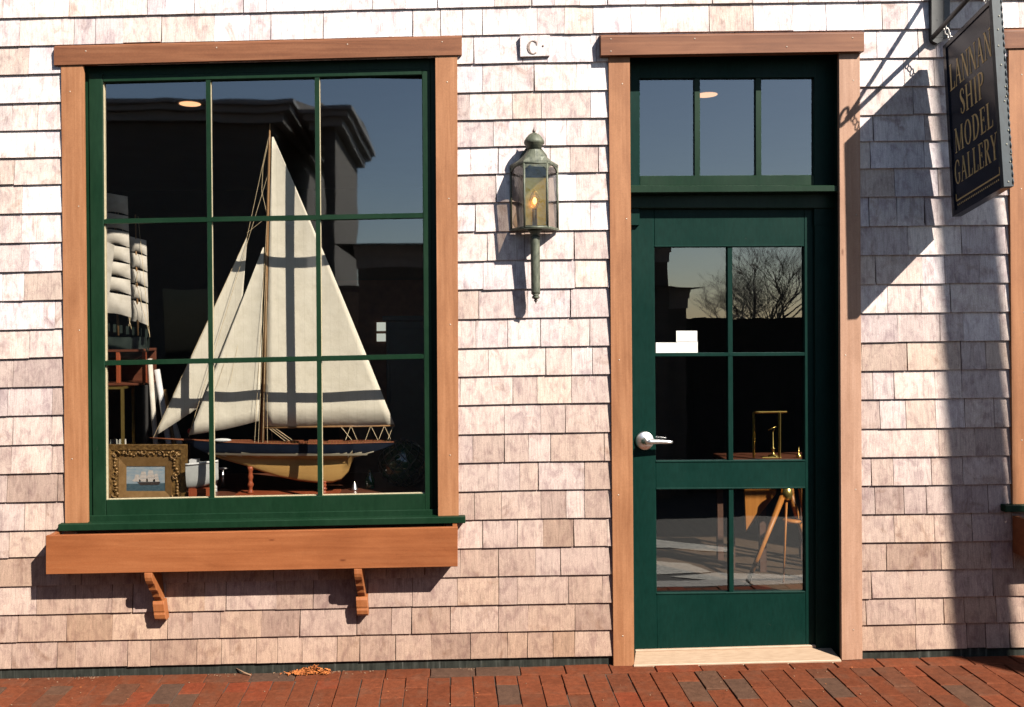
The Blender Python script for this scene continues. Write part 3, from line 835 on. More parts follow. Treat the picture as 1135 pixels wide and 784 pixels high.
def strip(u0,u1,v0,v1,h0,h1,m=0):
    mb.hexa([SP(u0,v0,h1), SP(u1,v0,h1), SP(u1,v1,h1), SP(u0,v1,h1), SP(u0,v0,h0), SP(u1,v0,h0), SP(u1,v1,h0), SP(u0,v1,h0)], m)
strip(-.012,e,-.004,1.004,-TH-.003,.002); strip(1-e,1.012,-.004,1.004,-TH-.003,.002,1)
strip(e,1-e,-.004,ev,-TH-.003,.0015); strip(e,1-e,1-ev,1.004,-TH-.003,.0015)
for k in range(26):   # carved rope along the top, scalloped front edge
    c = SP((k+.5)/26, 1.004, -TH*.45); mb.ball(c, .009, .009, .007, 6, 4, 0)
rg = random.Random(3)
for k in range(26):
    v = (k+.5)/26; mb.ball(SP(1.010, v, -TH-.001), .004, .005, .014, 6, 4, 1)
    if rg.random() < .5: mb.ball(SP(1.014, v+rg.uniform(-.01,.01), -TH*rg.uniform(.2,.95)), .0028, .0028, .004, 5, 3, 2)
mb.build('sign_frame', [M['navy_sign'], M['sign_edge'], M['dot']], sign)
mb = MB()
LIFT = .0012-.004+.003
LS = lambda u, v, h: SP(u, v, h-.004)
word(mb, 'LANNAN', LS, .075, .93, .715, .865, .0012)
word(mb, 'SHIP', LS, .26, .75, .535, .68, .0012)
word(mb, 'MODEL', LS, .11, .87, .345, .485, .0012)
word(mb, 'GALLERY', LS, .07, .92, .165, .305, .0012)
mb.build('lettering', M['gold'], sign)
mb = MB()
def gl(u0,v0,u1,v1):
    mb.hexa([SP(u0,v0,-.003), SP(u1,v0,-.003), SP(u1,v1,-.003), SP(u0,v1,-.003), SP(u0,v0,-.0045), SP(u1,v0,-.0045), SP(u1,v1,-.0045), SP(u0,v1,-.0045)])
gl(.07,.072,.93,.080); gl(.922,.0805,.934,.115); gl(.066,.0805,.078,.115)
for k in range(24): 
    u = .10+.8*k/23; gl(u-.008,.045,u+.008,.054)
mb.build('border_line', M['gold'], sign)

# bracket: mounting plate, two iron rods that meet at the tip, scroll
TIP_T = .42; XBK = W(1033, 42, -.02).x
brk = tag(empty('sign_bracket', W(1040, 45, -.02)), 'black iron wall bracket of two rods carrying the shop sign', 'bracket')
mb = MB()
mb.slab([(1032.5,-110), (1046,-110), (1046,42), (1032.5,42)], -.034, -.008)
mb.prism([W(1032.5,42,-.034), W(1034,46,-.034), W(1039,48.5,-.034), W(1044.5,46,-.034), W(1046,42,-.034)], (0,.026,0))
mb.slab([(1046.3,-110), (1053,-110), (1053,40), (1046.3,43)], -.030, -.008, 1)
nails(mb, [(1039,22), (1039,-40)], -.034, 1)
mb.build('mounting_plate', [M['plate'], M['iron']], brk, bevel=.002)
w0 = Vector((XBK, -.02, W(1033,44).z)); w1 = Vector((XBK, -.02, W(1033,-6).z))
tip = Vector((XBK, -TIP_T, w0.z + .25*TIP_T))
mb = MB(); mb.tube([w0, tip], .0105, 8); mb.build('rod', M['iron'], brk)
mb = MB(); mb.tube([w1, tip+Vector((0,0,.004))], .0095, 8); mb.build('rod', M['iron'], brk)
mb = MB(); pts = []
for k in range(15):
    a = R(-90 + 300*k/14); r = .034*(1-.03*k)
    pts.append(tip + Vector((0, -.01 - r*math.cos(a)*.9, .034 + r*math.sin(a))))
mb.tube(pts, [.009-.0003*k for k in range(15)], 7); mb.build('scroll', M['iron'], brk)
d = (tip-w0)
for u in (.10, .86):
    top = SP(u, 1.0, -TH*.5); s = (top.y - w0.y)/d.y; rd = w0 + d*s
    mb = MB(); n = 4; ln = (rd-top)
    for k in range(n):
        c = top + ln*((k+.5)/n); hh = ln.length/n*.72; ww = .009
        loop = []
        for q in range(13):
            a = 2*math.pi*q/12; off = Vector((ww*math.cos(a), 0, 0)) if k % 2 == 0 else Vector((0, ww*math.cos(a), 0))
            loop.append(c + off + Vector((0,0,hh*math.sin(a))))
        mb.tube(loop, .0026, 6, cap=False)
    mb.build('chain', M['chain'], sign)

# ------------------------------------------------------------------ notices on the door glass
for (x0, x1, y0, y1, lab) in ((727,750.2,379.8,392.2,'wide low white notice in the corner of the door pane'),
                              (749.6,772.8,366.8,379.4,'upper white notice stuck on the door glass above another'),
                              (750.5,773.4,378.8,392.2,'lower right white notice stuck under the upper one on door glass')):
    mb = MB(); q = [(x0,y0), (x1,y0), (x1,y1), (x0,y1)]; yy = yd+.0145 if 'upper' not in lab else yd+.0135
    mb.slab(q, yy, yy+.0008)
    o = mb.build('paper_notice', M['paper'], None, origin=W((x0+x1)/2, y1, yy))
    tag(o, lab, 'notice', 'white paper notices on the door glass')

# ------------------------------------------------------------------ model yacht in the window
def sailcloth():
    t = NT('sail_cloth'); n = t.noise(t.coord((1,1,1)), 14, 4); f = t.noise(t.coord((1,1,1)), 420, 2)
    wv = t.node('ShaderNodeTexWave', wave_type='BANDS', bands_direction='X'); t.l.new(t.coord((1,1,1)), wv.inputs[0]); wv.inputs['Scale'].default_value = 7.5; wv.inputs['Distortion'].default_value = .25
    seam = t.ramp(wv.outputs[1], [(0, 0.0), (.035, 1.0)])
    c = t.ramp(n, [(.3, (.53,.475,.365)), (.7, (.60,.545,.43))])
    c = t.mix(.25, c, t.ramp(f, [(.3,.3),(.7,.7)]), 'OVERLAY')
    c = t.mix(t.math('MULTIPLY', t.math('SUBTRACT', 1.0, seam), .13), c, (.24,.21,.16))
    t.p(Base_Color=c, Roughness=.9); t.bsdf.inputs['Specular IOR Level'].default_value = .1
    t.bump(n, .3, .01); return t.mat
M['sail'] = sailcloth()
M['hull_navy'] = simple('navy_topsides', (.003,.005,.010), (.005,.008,.015), .45, ns=20, spec=.15)
M['boot'] = simple('cream_boot_top', (.42,.37,.26), None, .4)
M['hull_tan'] = wood('varnished_underbody', [(.30,.165,.048), (.35,.20,.062), (.39,.235,.08)], 'x', rough=.35, spec=.4)
M['deck'] = wood('varnished_deck', [(.13,.04,.018), (.18,.06,.027), (.22,.085,.04)], 'x', rough=.4)
M['spar'] = wood('dark_spar', [(.16,.085,.035), (.22,.12,.05), (.28,.16,.07)], 'z', rough=.4)
M['white'] = simple('white_enamel', (.45,.44,.41), (.5,.49,.46), .4)
M['line_cord'] = simple('tan_rigging', (.40,.30,.16), (.52,.40,.24), .8)
YB = .195
SHX = {'t': 0}
yacht = tag(empty('model_yacht', W(320, 535, YB)), 'large model yacht with cream sails and navy hull on a stand', 'model yacht')
B = lambda px, py, y=YB: W(px, py, y)
# hull stations in photo pixels: x, sheer y, keel y, half beam (m)
ST = [(205,487.6,488.6,.004),(212,488,493.5,.017),(222,488.5,499,.034),(235,489.2,505.5,.052),(252,489.8,511,.071),(270,490.2,516,.086),
      (290,490.6,523,.098),(310,490.8,529,.105),(330,491,533,.108),(352,491,535.4,.108),(368,491,535.0,.105),(378,490.9,532,.102),(386,490.8,523,.098),(392,490.7,507,.093),
      (402,490.5,504.4,.084),(415,490.3,500.5,.070),(428,490.2,495.6,.054),(437,490,491.5,.044)]
ST = [(a, b, c, d*.62) for a, b, c, d in ST]
mb = MB(); NS = 22; rows = []
for (px, ys_, yk, hb) in ST:
    r = []
    zs_, zk = B(px, ys_).z, B(px, yk).z; X = B(px, ys_).x
    for k in range(-NS, NS+1):
        s = abs(k)/NS                       # 0 keel, 1 sheer
        z = zk + (zs_-zk)*s
        dd = (zs_-z)/ max(.001, .074)       # depth below the sheer over the canoe body depth
        full = max(0.0, 1 - min(1, dd)**5) if dd < 1 else 0
        fin = .012*max(0, 1-(1-s)**6) 
        yy = max(hb*(.30+.70*full) if dd < .999 and False else hb*max(full, 0)**.62, min(fin + .003, hb))
        r.append(Vector((X, YB + (yy if k > 0 else -yy)*(0 if k == 0 else 1), z)))
    rows.append(r)
mb.grid(rows)
zst = B(320, 501.2).z; zsb = B(320, 503.6).z
for i, fc in enumerate(mb.f):
    z = sum(mb.v[j].z for j in fc)/4; xx = sum(mb.v[j].x for j in fc)/4
    off = (B(xx*F/(D+YB)+PX, 501.2).z - zst)
    mb.m[i] = 0 if z > zst else (1 if z > zsb else 2)
hull = mb.build('hull', [M['hull_navy'], M['boot'], M['hull_tan']], yacht)
# boot stripe as a crisp raised band
mb = MB(); ru, rl = [], []
def beam_at(px):
    for a, b in zip(ST, ST[1:]):
        if a[0] <= px <= b[0]:
            s = (px-a[0])/(b[0]-a[0]); return [a[i]+(b[i]-a[i])*s for i in range(4)]
band = []
for px in range(232, 409, 4):
    _, ys_, yk, hb = beam_at(px); zs_ = B(px, ys_).z
    lo, hi = B(px, 503.4).z, B(px, 501.0).z
    g = lambda z: hb*max(0, 1-min(1, (zs_-z)/.074)**5)**.62 + .0016
    band.append([Vector((B(px,ys_).x, YB-g(lo), lo)), Vector((B(px,ys_).x, YB-g(hi), hi))])
mb.grid(band); mb.build('boot_stripe', M['boot'], yacht)
# deck, rail, deck houses, dinghy
mb = MB(); rr = []
for (px, ys_, yk, hb) in ST:
    z = B(px, ys_).z + .001; X = B(px, ys_).x
    rr.append([Vector((X, YB-hb*.97, z)), Vector((X, YB, z+.001)), Vector((X, YB+hb*.97, z))])
mb.grid(rr, 0, False)
for sgn in (-1, 1):
    mb.tube([Vector((B(p[0], p[1]).x, YB+sgn*p[3]*.97, B(p[0], p[1]).z+.003)) for p in ST], .0025, 5)
for (a, b, h) in ((318,336,.008), (342,358,.011), (364,380,.009), (386,396,.007), (258,266,.006)):
    zz0 = B(a, 490.5).z; mb.box(B(a,490).x, B(b,490).x, YB-.02, YB+.02, zz0, zz0+h)
mb.build('deck', M['deck'], yacht)
mb = MB()
zz0 = B(250, 489.5).z
for k in range(40):
    px = 300+3.4*k
    _, ys_, yk, hb = beam_at(px); P = Vector((B(px,ys_).x, YB-hb*.95, B(px,ys_).z+.004)); mb.tube([P, P+Vector((0,0,.010))], .0014, 4)
mb.build('stanchion', M['brass'], yacht)
mb = MB(); c = B(248, 487.0); c.y = YB-.038
mb.ball(c, .047, .012, .009, 12, 6); mb.build('dinghy', M['white'], yacht)
# spars
mast_top, mast_foot = B(299.2,137), B(291,490)
mb = MB(); mb.tube([mast_foot, mast_foot.lerp(mast_top,.5), mast_foot.lerp(mast_top,.92), mast_top], [.0095,.0085,.006,.003], 8); mb.build('mast', M['spar'], yacht)
mb = MB(); mb.tube([B(292,474.5), B(437.5,471.8)], .005, 7); mb.build('boom', M['spar'], yacht)
mb = MB(); mb.tube([B(228,489), B(166,485.5)], [.006,.003], 7); mb.build('bowsprit', M['deck'], yacht)
def sail(name, a, b, c, y0, belly, n=16, roach=0):
    """triangle: a head, b foot of the luff, c foot of the leech, photo pixels"""
    rows = []
    for i in range(n+1):
        s = max(i/n, .012); r = []
        for j in range(n+1):
            t = j/n
            x = a[0] + ((b[0]-a[0])*(1-t) + (c[0]-a[0])*t)*s; y = a[1] + ((b[1]-a[1])*(1-t) + (c[1]-a[1])*t)*s
            x += roach*math.sin(math.pi*s)*t; y += (1.6*math.sin(math.pi*t) if s > .95 else 0)
            yy = y0 + belly*math.sin(math.pi*t**.8)*(s*(1.15-s))*2.2 + .0016*math.sin(9*t+4*s)*s
            r.append(W(x, y, yy))
        rows.append(r)
    mb = MB(); mb.grid(rows)
    o = mb.build(name, M['sail'], yacht); so_ = o.modifiers.new('cloth', 'SOLIDIFY'); so_.thickness = .0012
    return o
sail('mainsail', (301.5,148), (293.4,472.3), (437,470.3), YB-.004, .012, roach=2)
sail('staysail', (292.5,272), (209.5,482.5), (287.5,466.5), YB-.016, .010)
sail('jib', (274.2,262), (171,484), (262,421), YB+.010, .010)
# standing rigging
mb = MB()
def cord(a, b, r=.0011): mb.tube([a, b], r, 4)
cord(B(299,146), B(274,262)); cord(B(274,262), B(170,485,YB)); cord(B(298,190), B(209,484,YB-.02)); 
for sgn in (-1, 1):
    for k, px in enumerate((285,289,294,299)):
        cord(Vector((B(px,489).x, YB+sgn*.058, B(px,489).z)), B(297.5-.6*k, 215+35*k), .0010)
cord(B(299,150), B(291.5,185), .0012); cord(B(291.5,185), B(290,212), .0012); cord(B(290,212), B(296,238), .0012)
for (x0,y0,x1,y1) in ((297,474,316,489),(300,474,321,489),(304,474,324,488),(389,472,383,488),(389,472,396,488),(411,472,405,488),(411,472,419,488),(426,472,420,487),(426,472,433,487),(436,472,430,487),(377,472,390,488)):
    cord(B(x0,y0), B(x1,y1,YB-.03), .0013)
cord(B(297,240), B(274,258), .001); cord(B(268,360), B(255,425,YB-.025), .0007); cord(B(262,360), B(240,430,YB-.025), .0007)
mb.build('rigging', M['line_cord'], yacht)
# stand
st = tag(empty('display_stand', Vector((B(318,548).x, YB, SZ))), 'turned red mahogany stand holding up the model yacht', 'stand')
mb = MB(); mb.box(B(262,548).x, B(376,548).x, YB-.09, YB+.09, SZ, SZ+.010); mb.build('base', M['mahog'], st, bevel=.002)
for px, ytop in ((277.5,517), (359,533)):
    P = B(px, ytop); h = P.z - (SZ+.0105)
    mb = MB(); prof = [(.016,0),(.016,.05),(.010,.12),(.009,.2),(.014,.28),(.016,.34),(.010,.42),(.0095,.5),(.014,.6),(.011,.7),(.010,.8),(.015,.9),(.013,1.0)]
    mb.lathe((P.x, YB, SZ+.0105), [(r, z*h) for r, z in prof], 12); mb.build('baluster', M['mahog'], st)

# ------------------------------------------------------------------ framed sea painting
def gilt():
    t = NT('carved_gilt'); n = t.noise(t.coord(), 75, 5, .7); n2 = t.noise(t.coord(), 30, 3)
    c = t.ramp(n, [(.3, (.045,.022,.006)), (.5, (.16,.085,.024)), (.72, (.34,.20,.065))])
    t.p(Base_Color=c, Roughness=.45, Metallic=.35); t.bump(t.math('ADD', n, n2), .6, .004); return t.mat
M['gilt'] = gilt()
M['gilt_flat'] = simple('plain_gilt', (.17,.09,.028), (.24,.135,.05), .45, ns=40, metal=.3)
YF = .135
pic = tag(empty('framed_painting', W(162, 556, YF+.02)), 'small sailing ship painting in a carved gilt frame', 'painting')
mb = MB()
def frame_ring(o, i, yo, yi, yb, m=0):
    """o, i: (x0,y0,x1,y1) pixel rectangles"""
    oc = [(o[0],o[1]),(o[2],o[1]),(o[2],o[3]),(o[0],o[3])]; ic = [(i[0],i[1]),(i[2],i[1]),(i[2],i[3]),(i[0],i[3])]
    for k in range(4):
        j = (k+1) % 4
        a, b, c, d = W(*oc[k],yo), W(*oc[j],yo), W(*ic[j],yi), W(*ic[k],yi)
        mb.hexa([d, c, b, a] + [Vector((q.x, yb, q.z)) for q in (d, c, b, a)], m)
frame_ring((117.5,493.5,206,558), (123,499,200,556), YF-.004, YF+.002, YF+.03)
frame_ring((123.2,499.2,199.8,555.8), (131,506.5,190,552), YF+.006, YF+.014, YF+.031)
frame_ring((131.2,506.7,189.8,551.8), (140,517,183,544.5), YF+.010, YF+.020, YF+.032, 1)
rg = random.Random(14)
def lump(px, py, s):
    c = W(px, py, YF+.008); mb.ball(c, s*rg.uniform(.7,1.5), .006, s*rg.uniform(.7,1.5), 7, 4)
for k in range(30):   # carved foliage round the frame
    t = k/29
    lump(125+74*t+rg.uniform(-1,1), 503+rg.uniform(-2.4,2.4), .007)
    if k % 2 == 0: lump(127+rg.uniform(-2.4,2.4), 503+50*t, .008); lump(195+rg.uniform(-2.4,2.4), 503+50*t, .008)
def scroll(px, py, r, turn):
    pts = []
    for k in range(12):
        a = turn + k*.55; rr_ = r*(1-k/14)
        q = W(px, py, YF+.004); pts.append(q + Vector((math.cos(a)*rr_, -.002*math.sin(a*2), math.sin(a)*rr_)))
    mb.tube(pts, [.0042*(1-k/16) for k in range(12)], 6)
for (px, py, r, tn) in ((128,504,.022,0),(193,505,.022,2),(127,548,.022,1),(195,549,.02,3),(142,502,.015,1),(178,503,.015,0),(160,501,.018,2),(127,526,.018,4),(195,528,.018,2)):
    scroll(px, py, r, tn)
mb.build('frame', [M['gilt'], M['gilt_flat']], pic)
mb = MB()
SKYM = simple('painted_sky', (.14,.20,.24), (.26,.27,.26), .5, (1,1,3), 30); SEAM = simple('painted_sea', (.015,.04,.055), (.06,.09,.10), .5, (1,1,5), 60)
SAILM = simple('painted_sails', (.34,.28,.23), (.40,.36,.32), .5, ns=60); HULM = simple('painted_hull', (.02,.015,.012), (.05,.035,.03), .5)
def pq(pts, y, m): mb.poly([W(x, yy, y) for x, yy in reversed(pts)], m)
pq([(139,516),(184,516),(184,537),(139,537)], YF+.0225, 0); pq([(139,536.5),(184,535.5),(184,546),(139,546)], YF+.0223, 1)
for (x, h, w_) in ((152,8,7),(159,11.5,9),(167,13,9),(173,9,6)):
    for k in range(3):
        y1 = 534-h*k/3; pq([(x-w_/2*(1-.25*k), y1-h/3.3), (x+w_/2*(1-.25*k), y1-h/3.3), (x+w_/2*(1-.2*k)+.6, y1), (x-w_/2*(1-.2*k)-.6, y1)], YF+.0220-.0001*k, 2)
pq([(146,533),(153,528),(153,534)], YF+.0217, 2)
pq([(152,534.5),(178,534.2),(176,537.6),(156,538)], YF+.0216, 3)
mb.build('canvas', [SKYM, SEAM, SAILM, HULM], pic)

# ------------------------------------------------------------------ square rigged ship model at the left
YS = .62
M['dark_hull'] = simple('black_green_hull', (.010,.016,.013), (.022,.030,.024), .4)
M['canvas_old'] = simple('pale_square_sail', (.42,.375,.30), (.54,.49,.41), .9, ns=25, bump=.2, dist=.004)
ship = tag(empty('model_ship', W(125, 392, YS)), 'square rigged ship model with pale sails behind left panes', 'model ship')
mb = MB(); rows = []
for k in range(13):
    t = k/12; px = 60+104*t; zt_ = W(px, 360+14*math.sin(math.pi*t)*.4 + 22*t*.6, YS).z; dpt = .16*(math.sin(math.pi*min(1, .12+.8*t)))**.5
    hb = .085*max(.05, math.sin(math.pi*(.06+.9*t)))**.6; r = []
    for q in range(-6, 7):
        a = q/6; r.append(Vector((W(px,360,YS).x, YS+hb*math.sin(a*math.pi/2), zt_ - dpt*(math.cos(a*math.pi/2))**.8)))
    rows.append(r)
mb.grid(rows); mb.grid([[Vector((r[0].x, r[0].y, r[0].z-.004)), Vector((r[-1].x, r[-1].y, r[-1].z-.004))] for r in rows], 0, False)
for k in range(14):
    px = 70+92*k/13; P = W(px, 354+22*(k/13)*.6, YS-.07); mb.box(P.x-.006, P.x+.006, P.y, P.y+.012, P.z-.03, P.z+.012)
mb.build('hull', M['dark_hull'], ship)
for (mx, top) in ((88,180),(131,235),(153,238)):
    mb = MB(); mb.tube([W(mx,372,YS), W(mx-3,top,YS)], [.007,.003], 6); mb.build('mast', M['spar'], ship)
tiers = [(214,235,.8),(235.6,252.6,.85),(253.2,270,.9),(270.6,287.6,.95),(288.3,304.6,1.0),(305.4,322,1.03),(323,347,1.08)]
for (mx, wl, wr, dy, yo) in ((131,-17,14,0,-.05),(153,-10.5,11,9,.0)):
    mb = MB()
    for (a, b, s) in tiers:
        if a < 240 and mx > 140: continue
        rows = []
        for i in range(6):
            v = i/5; r = []
            for j in range(8):
                u = j/7; x = mx + (wl + (wr-wl)*u)*s*(.93+.07*v); y = a + (b-a)*v + dy*1.0 + 5*u*s - 1.8*math.sin(math.pi*u)*(1 if v > .9 else 0)
                r.append(W(x, y, YS+yo-.013*math.sin(math.pi*u)*math.sin(math.pi*v)))
            rows.append(r)
        mb.grid(rows)
    mb.build('square_sail', M['canvas_old'], ship)
mb = MB(); rows = []
for i in range(7):
    v = i/6; rows.append([W(113+ (122-113)*u*(1-v*.4) + 1*(1-v)*5, 268+82*v+4*u, YS-.11) for u in (0,.33,.66,1)])
mb.grid(rows); mb.build('staysail', M['canvas_old'], ship)
mb = MB()
for (x0,y0,x1,y1) in ((131,236,104,352),(131,236,166,372),(153,240,166,374),(122,268,118,352),(131,300,146,366),(153,300,142,366)):
    mb.tube([W(x0,y0,YS-.01), W(x1,y1,YS-.06)], .0012, 4)
mb.build('rigging', M['line_cord'], ship)
# cabinet the ship stands on
zc0 = W(125, 424, YS).z; zc1 = W(125, 387, YS).z
cab = tag(empty('ship_cabinet', W(120, 424, YS)), 'red mahogany open cabinet under the square rigged ship', 'cabinet')
mb = MB(); xa, xb = W(60,400,YS).x, W(163,400,YS).x
mb.box(xa, xb, YS-.10, YS+.16, zc1-.014, zc1); mb.box(xa, xb, YS-.10, YS+.16, zc0-.012, zc0)
mb.box(xa, xb, YS+.14, YS+.158, zc0+.0005, zc1-.0145)
mb.build('cabinet_board', M['shelf'], cab, bevel=.002)
for px in (64,131,160):
    P = W(px, 400, YS-.09); mb = MB(); mb.box(P.x-.010, P.x+.010, YS-.098, YS-.078, zc0+.0005, zc1-.0145); mb.build('post', M['mahog'], cab, bevel=.002)
for px in (64,160):
    P = W(px, 400, YS-.09); mb = MB(); mb.box(P.x-.012, P.x+.012, YS-.09, YS+.15, .0605, zc0-.0125); mb.build('leg', M['plaster'], cab)
# brass bound glass case and its small ship, below
YC = .46
case = tag(empty('display_case', Vector((W(112,492,YC).x, YC, SZ))), 'brass edged glass case behind the gilt picture frame', 'display case')
mb = MB(); x0, x1 = W(70,460,YC).x, W(136,460,YC).x; zt_, zb_ = W(120,429,YC).z, SZ+.002
for xx in (x0, x1):
    for yy in (YC, YC+.16): mb.box(xx-.007, xx+.007, yy-.007, yy+.007, zb_, zt_)
for zz_ in (zb_+.006, zt_-.006):
    for yy in (YC, YC+.16): mb.box(x0+.0075, x1-.0075, yy-.006, yy+.006, zz_-.006, zz_+.006)
    for xx in (x0, x1): mb.box(xx-.006, xx+.006, YC+.0075, YC+.1525, zz_-.0055, zz_+.0055)
mb.build('case_frame', M['brass'], case)
mb = MB(); mb.poly([(x0,YC-.004,zb_),(x1,YC-.004,zb_),(x1,YC-.004,zt_),(x0,YC-.004,zt_)]); mb.build('case_glass', M['doorglass'], case)
sm = tag(empty('small_ship_model', Vector((W(124,480,YC).x, YC+.08, SZ))), 'little ship model with grey sails inside the brass case', 'model ship')
mb = MB(); c = Vector((W(120,478,YC).x, YC+.08, SZ+.05)); mb.ball(c, .10, .025, .022, 12, 6); mb.build('hull', M['dark_hull'], sm)
mb = MB()
for dx in (-.05, .0, .045): mb.tube([c+Vector((dx,0,.01)), c+Vector((dx,0,.20))], .0025, 5)
mb.tube([c+Vector((0,0,-.018)), c+Vector((0,0,-.048))], .012, 6)
mb.build('mast', M['spar'], sm)
mb = MB()
for dx in (-.05, .0, .045):
    for k in range(3):
        z0 = .045+.05*k; mb.poly([c+Vector((dx-.022,-.006,z0)), c+Vector((dx+.022,-.006,z0)), c+Vector((dx+.018,-.002,z0+.042)), c+Vector((dx-.018,-.002,z0+.042))])
mb.build('sail', M['canvas_old'], sm)
# white half hull leaning behind the picture
M['grey_paint'] = simple('pale_grey_paint', (.30,.30,.275), (.38,.38,.35), .45)
YH = .125
hm = tag(empty('hull_model', Vector((W(222,545,YH).x, YH, SZ))), 'pale grey model boat hull below the yacht bow', 'model hull')
mb = MB(); rows = []
for k in range(9):
    t = k/8; px = 208+34*t; hb = .036*max(.03, math.sin(math.pi*(.5*t+.5)))**.7 if t > .0 else .036; r = []
    for q in range(-5, 6):
        a = q/5; zt2 = W(px, 514-3*t, YH).z; zb3 = W(px, 542-10*t*t, YH).z
        r.append(Vector((W(px,520,YH).x, YH+hb*math.sin(a*math.pi/2), zt2-(zt2-zb3)*math.cos(a*math.pi/2)**.7)))
    rows.append(r)
mb.grid(rows); mb.build('hull', M['grey_paint'], hm)
mb = MB(); mb.tube([r[0] for r in rows], .006, 6); mb.box(W(211,512,YH).x, W(220,512,YH).x, YH-.02, YH+.02, W(220,513,YH).z-.03, W(220,509,YH).z)
mb.build('gunwale', M['white'], hm)
mb = MB(); px = W(222,545,YH).x; mb.box(px-.05, px+.05, YH-.02, YH+.02, SZ+.0005, W(222,541,YH).z); mb.build('cradle', M['mahog'], hm)
for (px, py, rr_, lab) in ((238,532,.018,'pale round net float behind the first yacht window bar'),):
    c = W(px, py, .30); mb = MB(); mb.ball(c, rr_*.9, rr_*.9, rr_*1.5, 12, 8); mb.ball(c-Vector((0,0,.034)), .013,.013,.016,10,6)
    mb.tube([Vector((c.x, c.y, SZ+.0005)), Vector((c.x, c.y, c.z-.035))], [.014,.008], 8)
    tag(mb.build('net_float', M['white'], None, origin=(c.x, c.y, SZ)), lab, 'float')
# white enamel cleat with two horns further back
c = W(247, 519.5, .42); mb = MB()
mb.ball(c, .032, .008, .007, 10, 5); mb.tube([c, Vector((c.x, c.y, SZ+.001))], [.005, .012], 8)
tag(mb.build('cleat_fitting', M['chrome'], None, origin=(c.x, c.y, SZ)), 'small shiny cleat on a stem under the yacht bow', 'fitting')
# rolled charts and battens standing behind the jib
for k, (xa_, ya_, xb_, yb_, r_, mt, lab) in enumerate(((166,398,172,486,.013,'canvas_old','cream rolled chart leaning nearest the ship cabinet'),
        (174,410,186,486,.015,'paper','whitest rolled chart standing close to the jib'),
        (183,432,192,486,.010,'gilt_flat','thin tan batten standing beside the rolled charts'),
        (190,462,198,488,.016,'canvas_old','short pale roll half hidden below the jib'))):
    P0 = W(xb_, yb_, .52); P1 = W(xa_, ya_, .56); P0 = P0 + (P0-P1)*((P0.z-SZ)/(P1.z-P0.z))
    mb = MB(); mb.tube([P0+Vector((0,0,.002)), P1], r_, 10); tag(mb.build('chart_roll' if k != 2 else 'wooden_batten', M[mt], None, origin=P0), lab, 'roll' if k != 2 else 'batten')
c = W(210, 478, .33)
mb = MB(); mb.ball(c, .011, .011, .013, 10, 6); mb.tube([c-Vector((0,0,.011)), Vector((c.x, c.y, SZ+.001))], .0025, 6, 1)
M['red'] = simple('red_enamel', (.42,.02,.02), (.5,.03,.03), .4)
tag(mb.build('pin_flag', [M['red'], M['sheath']], None, origin=(c.x, c.y, SZ)), 'small red knob on a pin below the staysail corner', 'knob')

# ------------------------------------------------------------------ green glass float in a net
def bottle():
    t = NT('green_bottle_glass'); n = t.noise(t.coord(), 40, 3)
    t.p(Base_Color=(.004,.05,.018), Roughness=.06); t.bsdf.inputs['Specular IOR Level'].default_value = .9; t.bump(n, .15, .002); return t.mat
M['bottle'] = bottle()
fl = tag(empty('glass_float', Vector((W(445,545,.36).x, .40, SZ))), 'dark green glass fishing float in a cord net', 'glass float')
rad = .128; c = Vector((W(447,525,.40).x, .40, SZ+rad*.92+.002))
mb = MB(); mb.ball(c, rad, rad, rad*.92, 28, 18); mb.build('glass_ball', M['bottle'], fl)
M['net'] = simple('old_net_cord', (.035,.04,.036), (.10,.105,.095), .9, ns=60)
mb = MB()
for sgn in (-1, 1):
    for k in range(13):
        pts = []
        for q in range(22):
            th_ = math.pi*(.06+.88*q/21); ph = 2*math.pi*k/13 + sgn*q*.12
            pts.append(c + Vector((math.sin(th_)*math.cos(ph)*rad*1.012, math.sin(th_)*math.sin(ph)*rad*1.012, math.cos(th_)*rad*.93)))
        mb.tube(pts, .002, 5)
mb.ball(c+Vector((0,0,rad*.93)), .018,.018,.008, 8, 4)
mb.build('cord_net', M['net'], fl)
for (px, py, rr_, yy, mt, lab) in ((393,545,.020,.30,'chrome','small silvery buoy bell nearest the yacht keel'), (410,543,.026,.34,'bottle','small dark bottle touching the large glass float')):
    P = W(px, py, yy); c = Vector((P.x, yy, SZ+.001)); mb = MB()
    if mt == 'chrome': mb.lathe(c, [(.018,0),(.017,.006),(.012,.02),(.009,.03),(.003,.034),(.003,.042),(.0005,.044)], 14)
    else: mb.lathe(c, [(.022,0),(.024,.01),(.023,.05),(.012,.07),(.008,.08),(.008,.095),(.010,.097),(.0005,.098)], 14)
    tag(mb.build('bell' if mt == 'chrome' else 'bottle', M[mt], None, origin=c), lab, 'bell' if mt == 'chrome' else 'bottle')

# ------------------------------------------------------------------ things further inside
M['card'] = simple('cream_card', (.62,.60,.50), (.70,.68,.58), .8)
# two cream squares on an added panel, given a glow of their own
M['glow_square'] = emit('glowing_cream_square', (.75,.78,.66), .26)
ps = tag(empty('glow_square_panel', Vector((W(420,547,2.2).x, 2.2, .06))), 'added dark panel with two small glowing cream squares right of the mainsail', 'added panel')
P = W(422, 350, 2.2); mb = MB(); mb.box(P.x-.30, P.x+.30, 2.2, 2.24, .0605, P.z+.25); mb.build('panel', M['sheath'], ps)  # added panel that carries the glowing squares
for (py0, py1) in ((357.5,367), (370,378.5)):
    a, b = W(417.5,py0,2.19), W(427.5,py1,2.19); mb = MB(); mb.box(a.x, b.x, 2.186, 2.1995, b.z, a.z); mb.build('pane', M['glow_square'], ps)  # glowing squares, not window panes
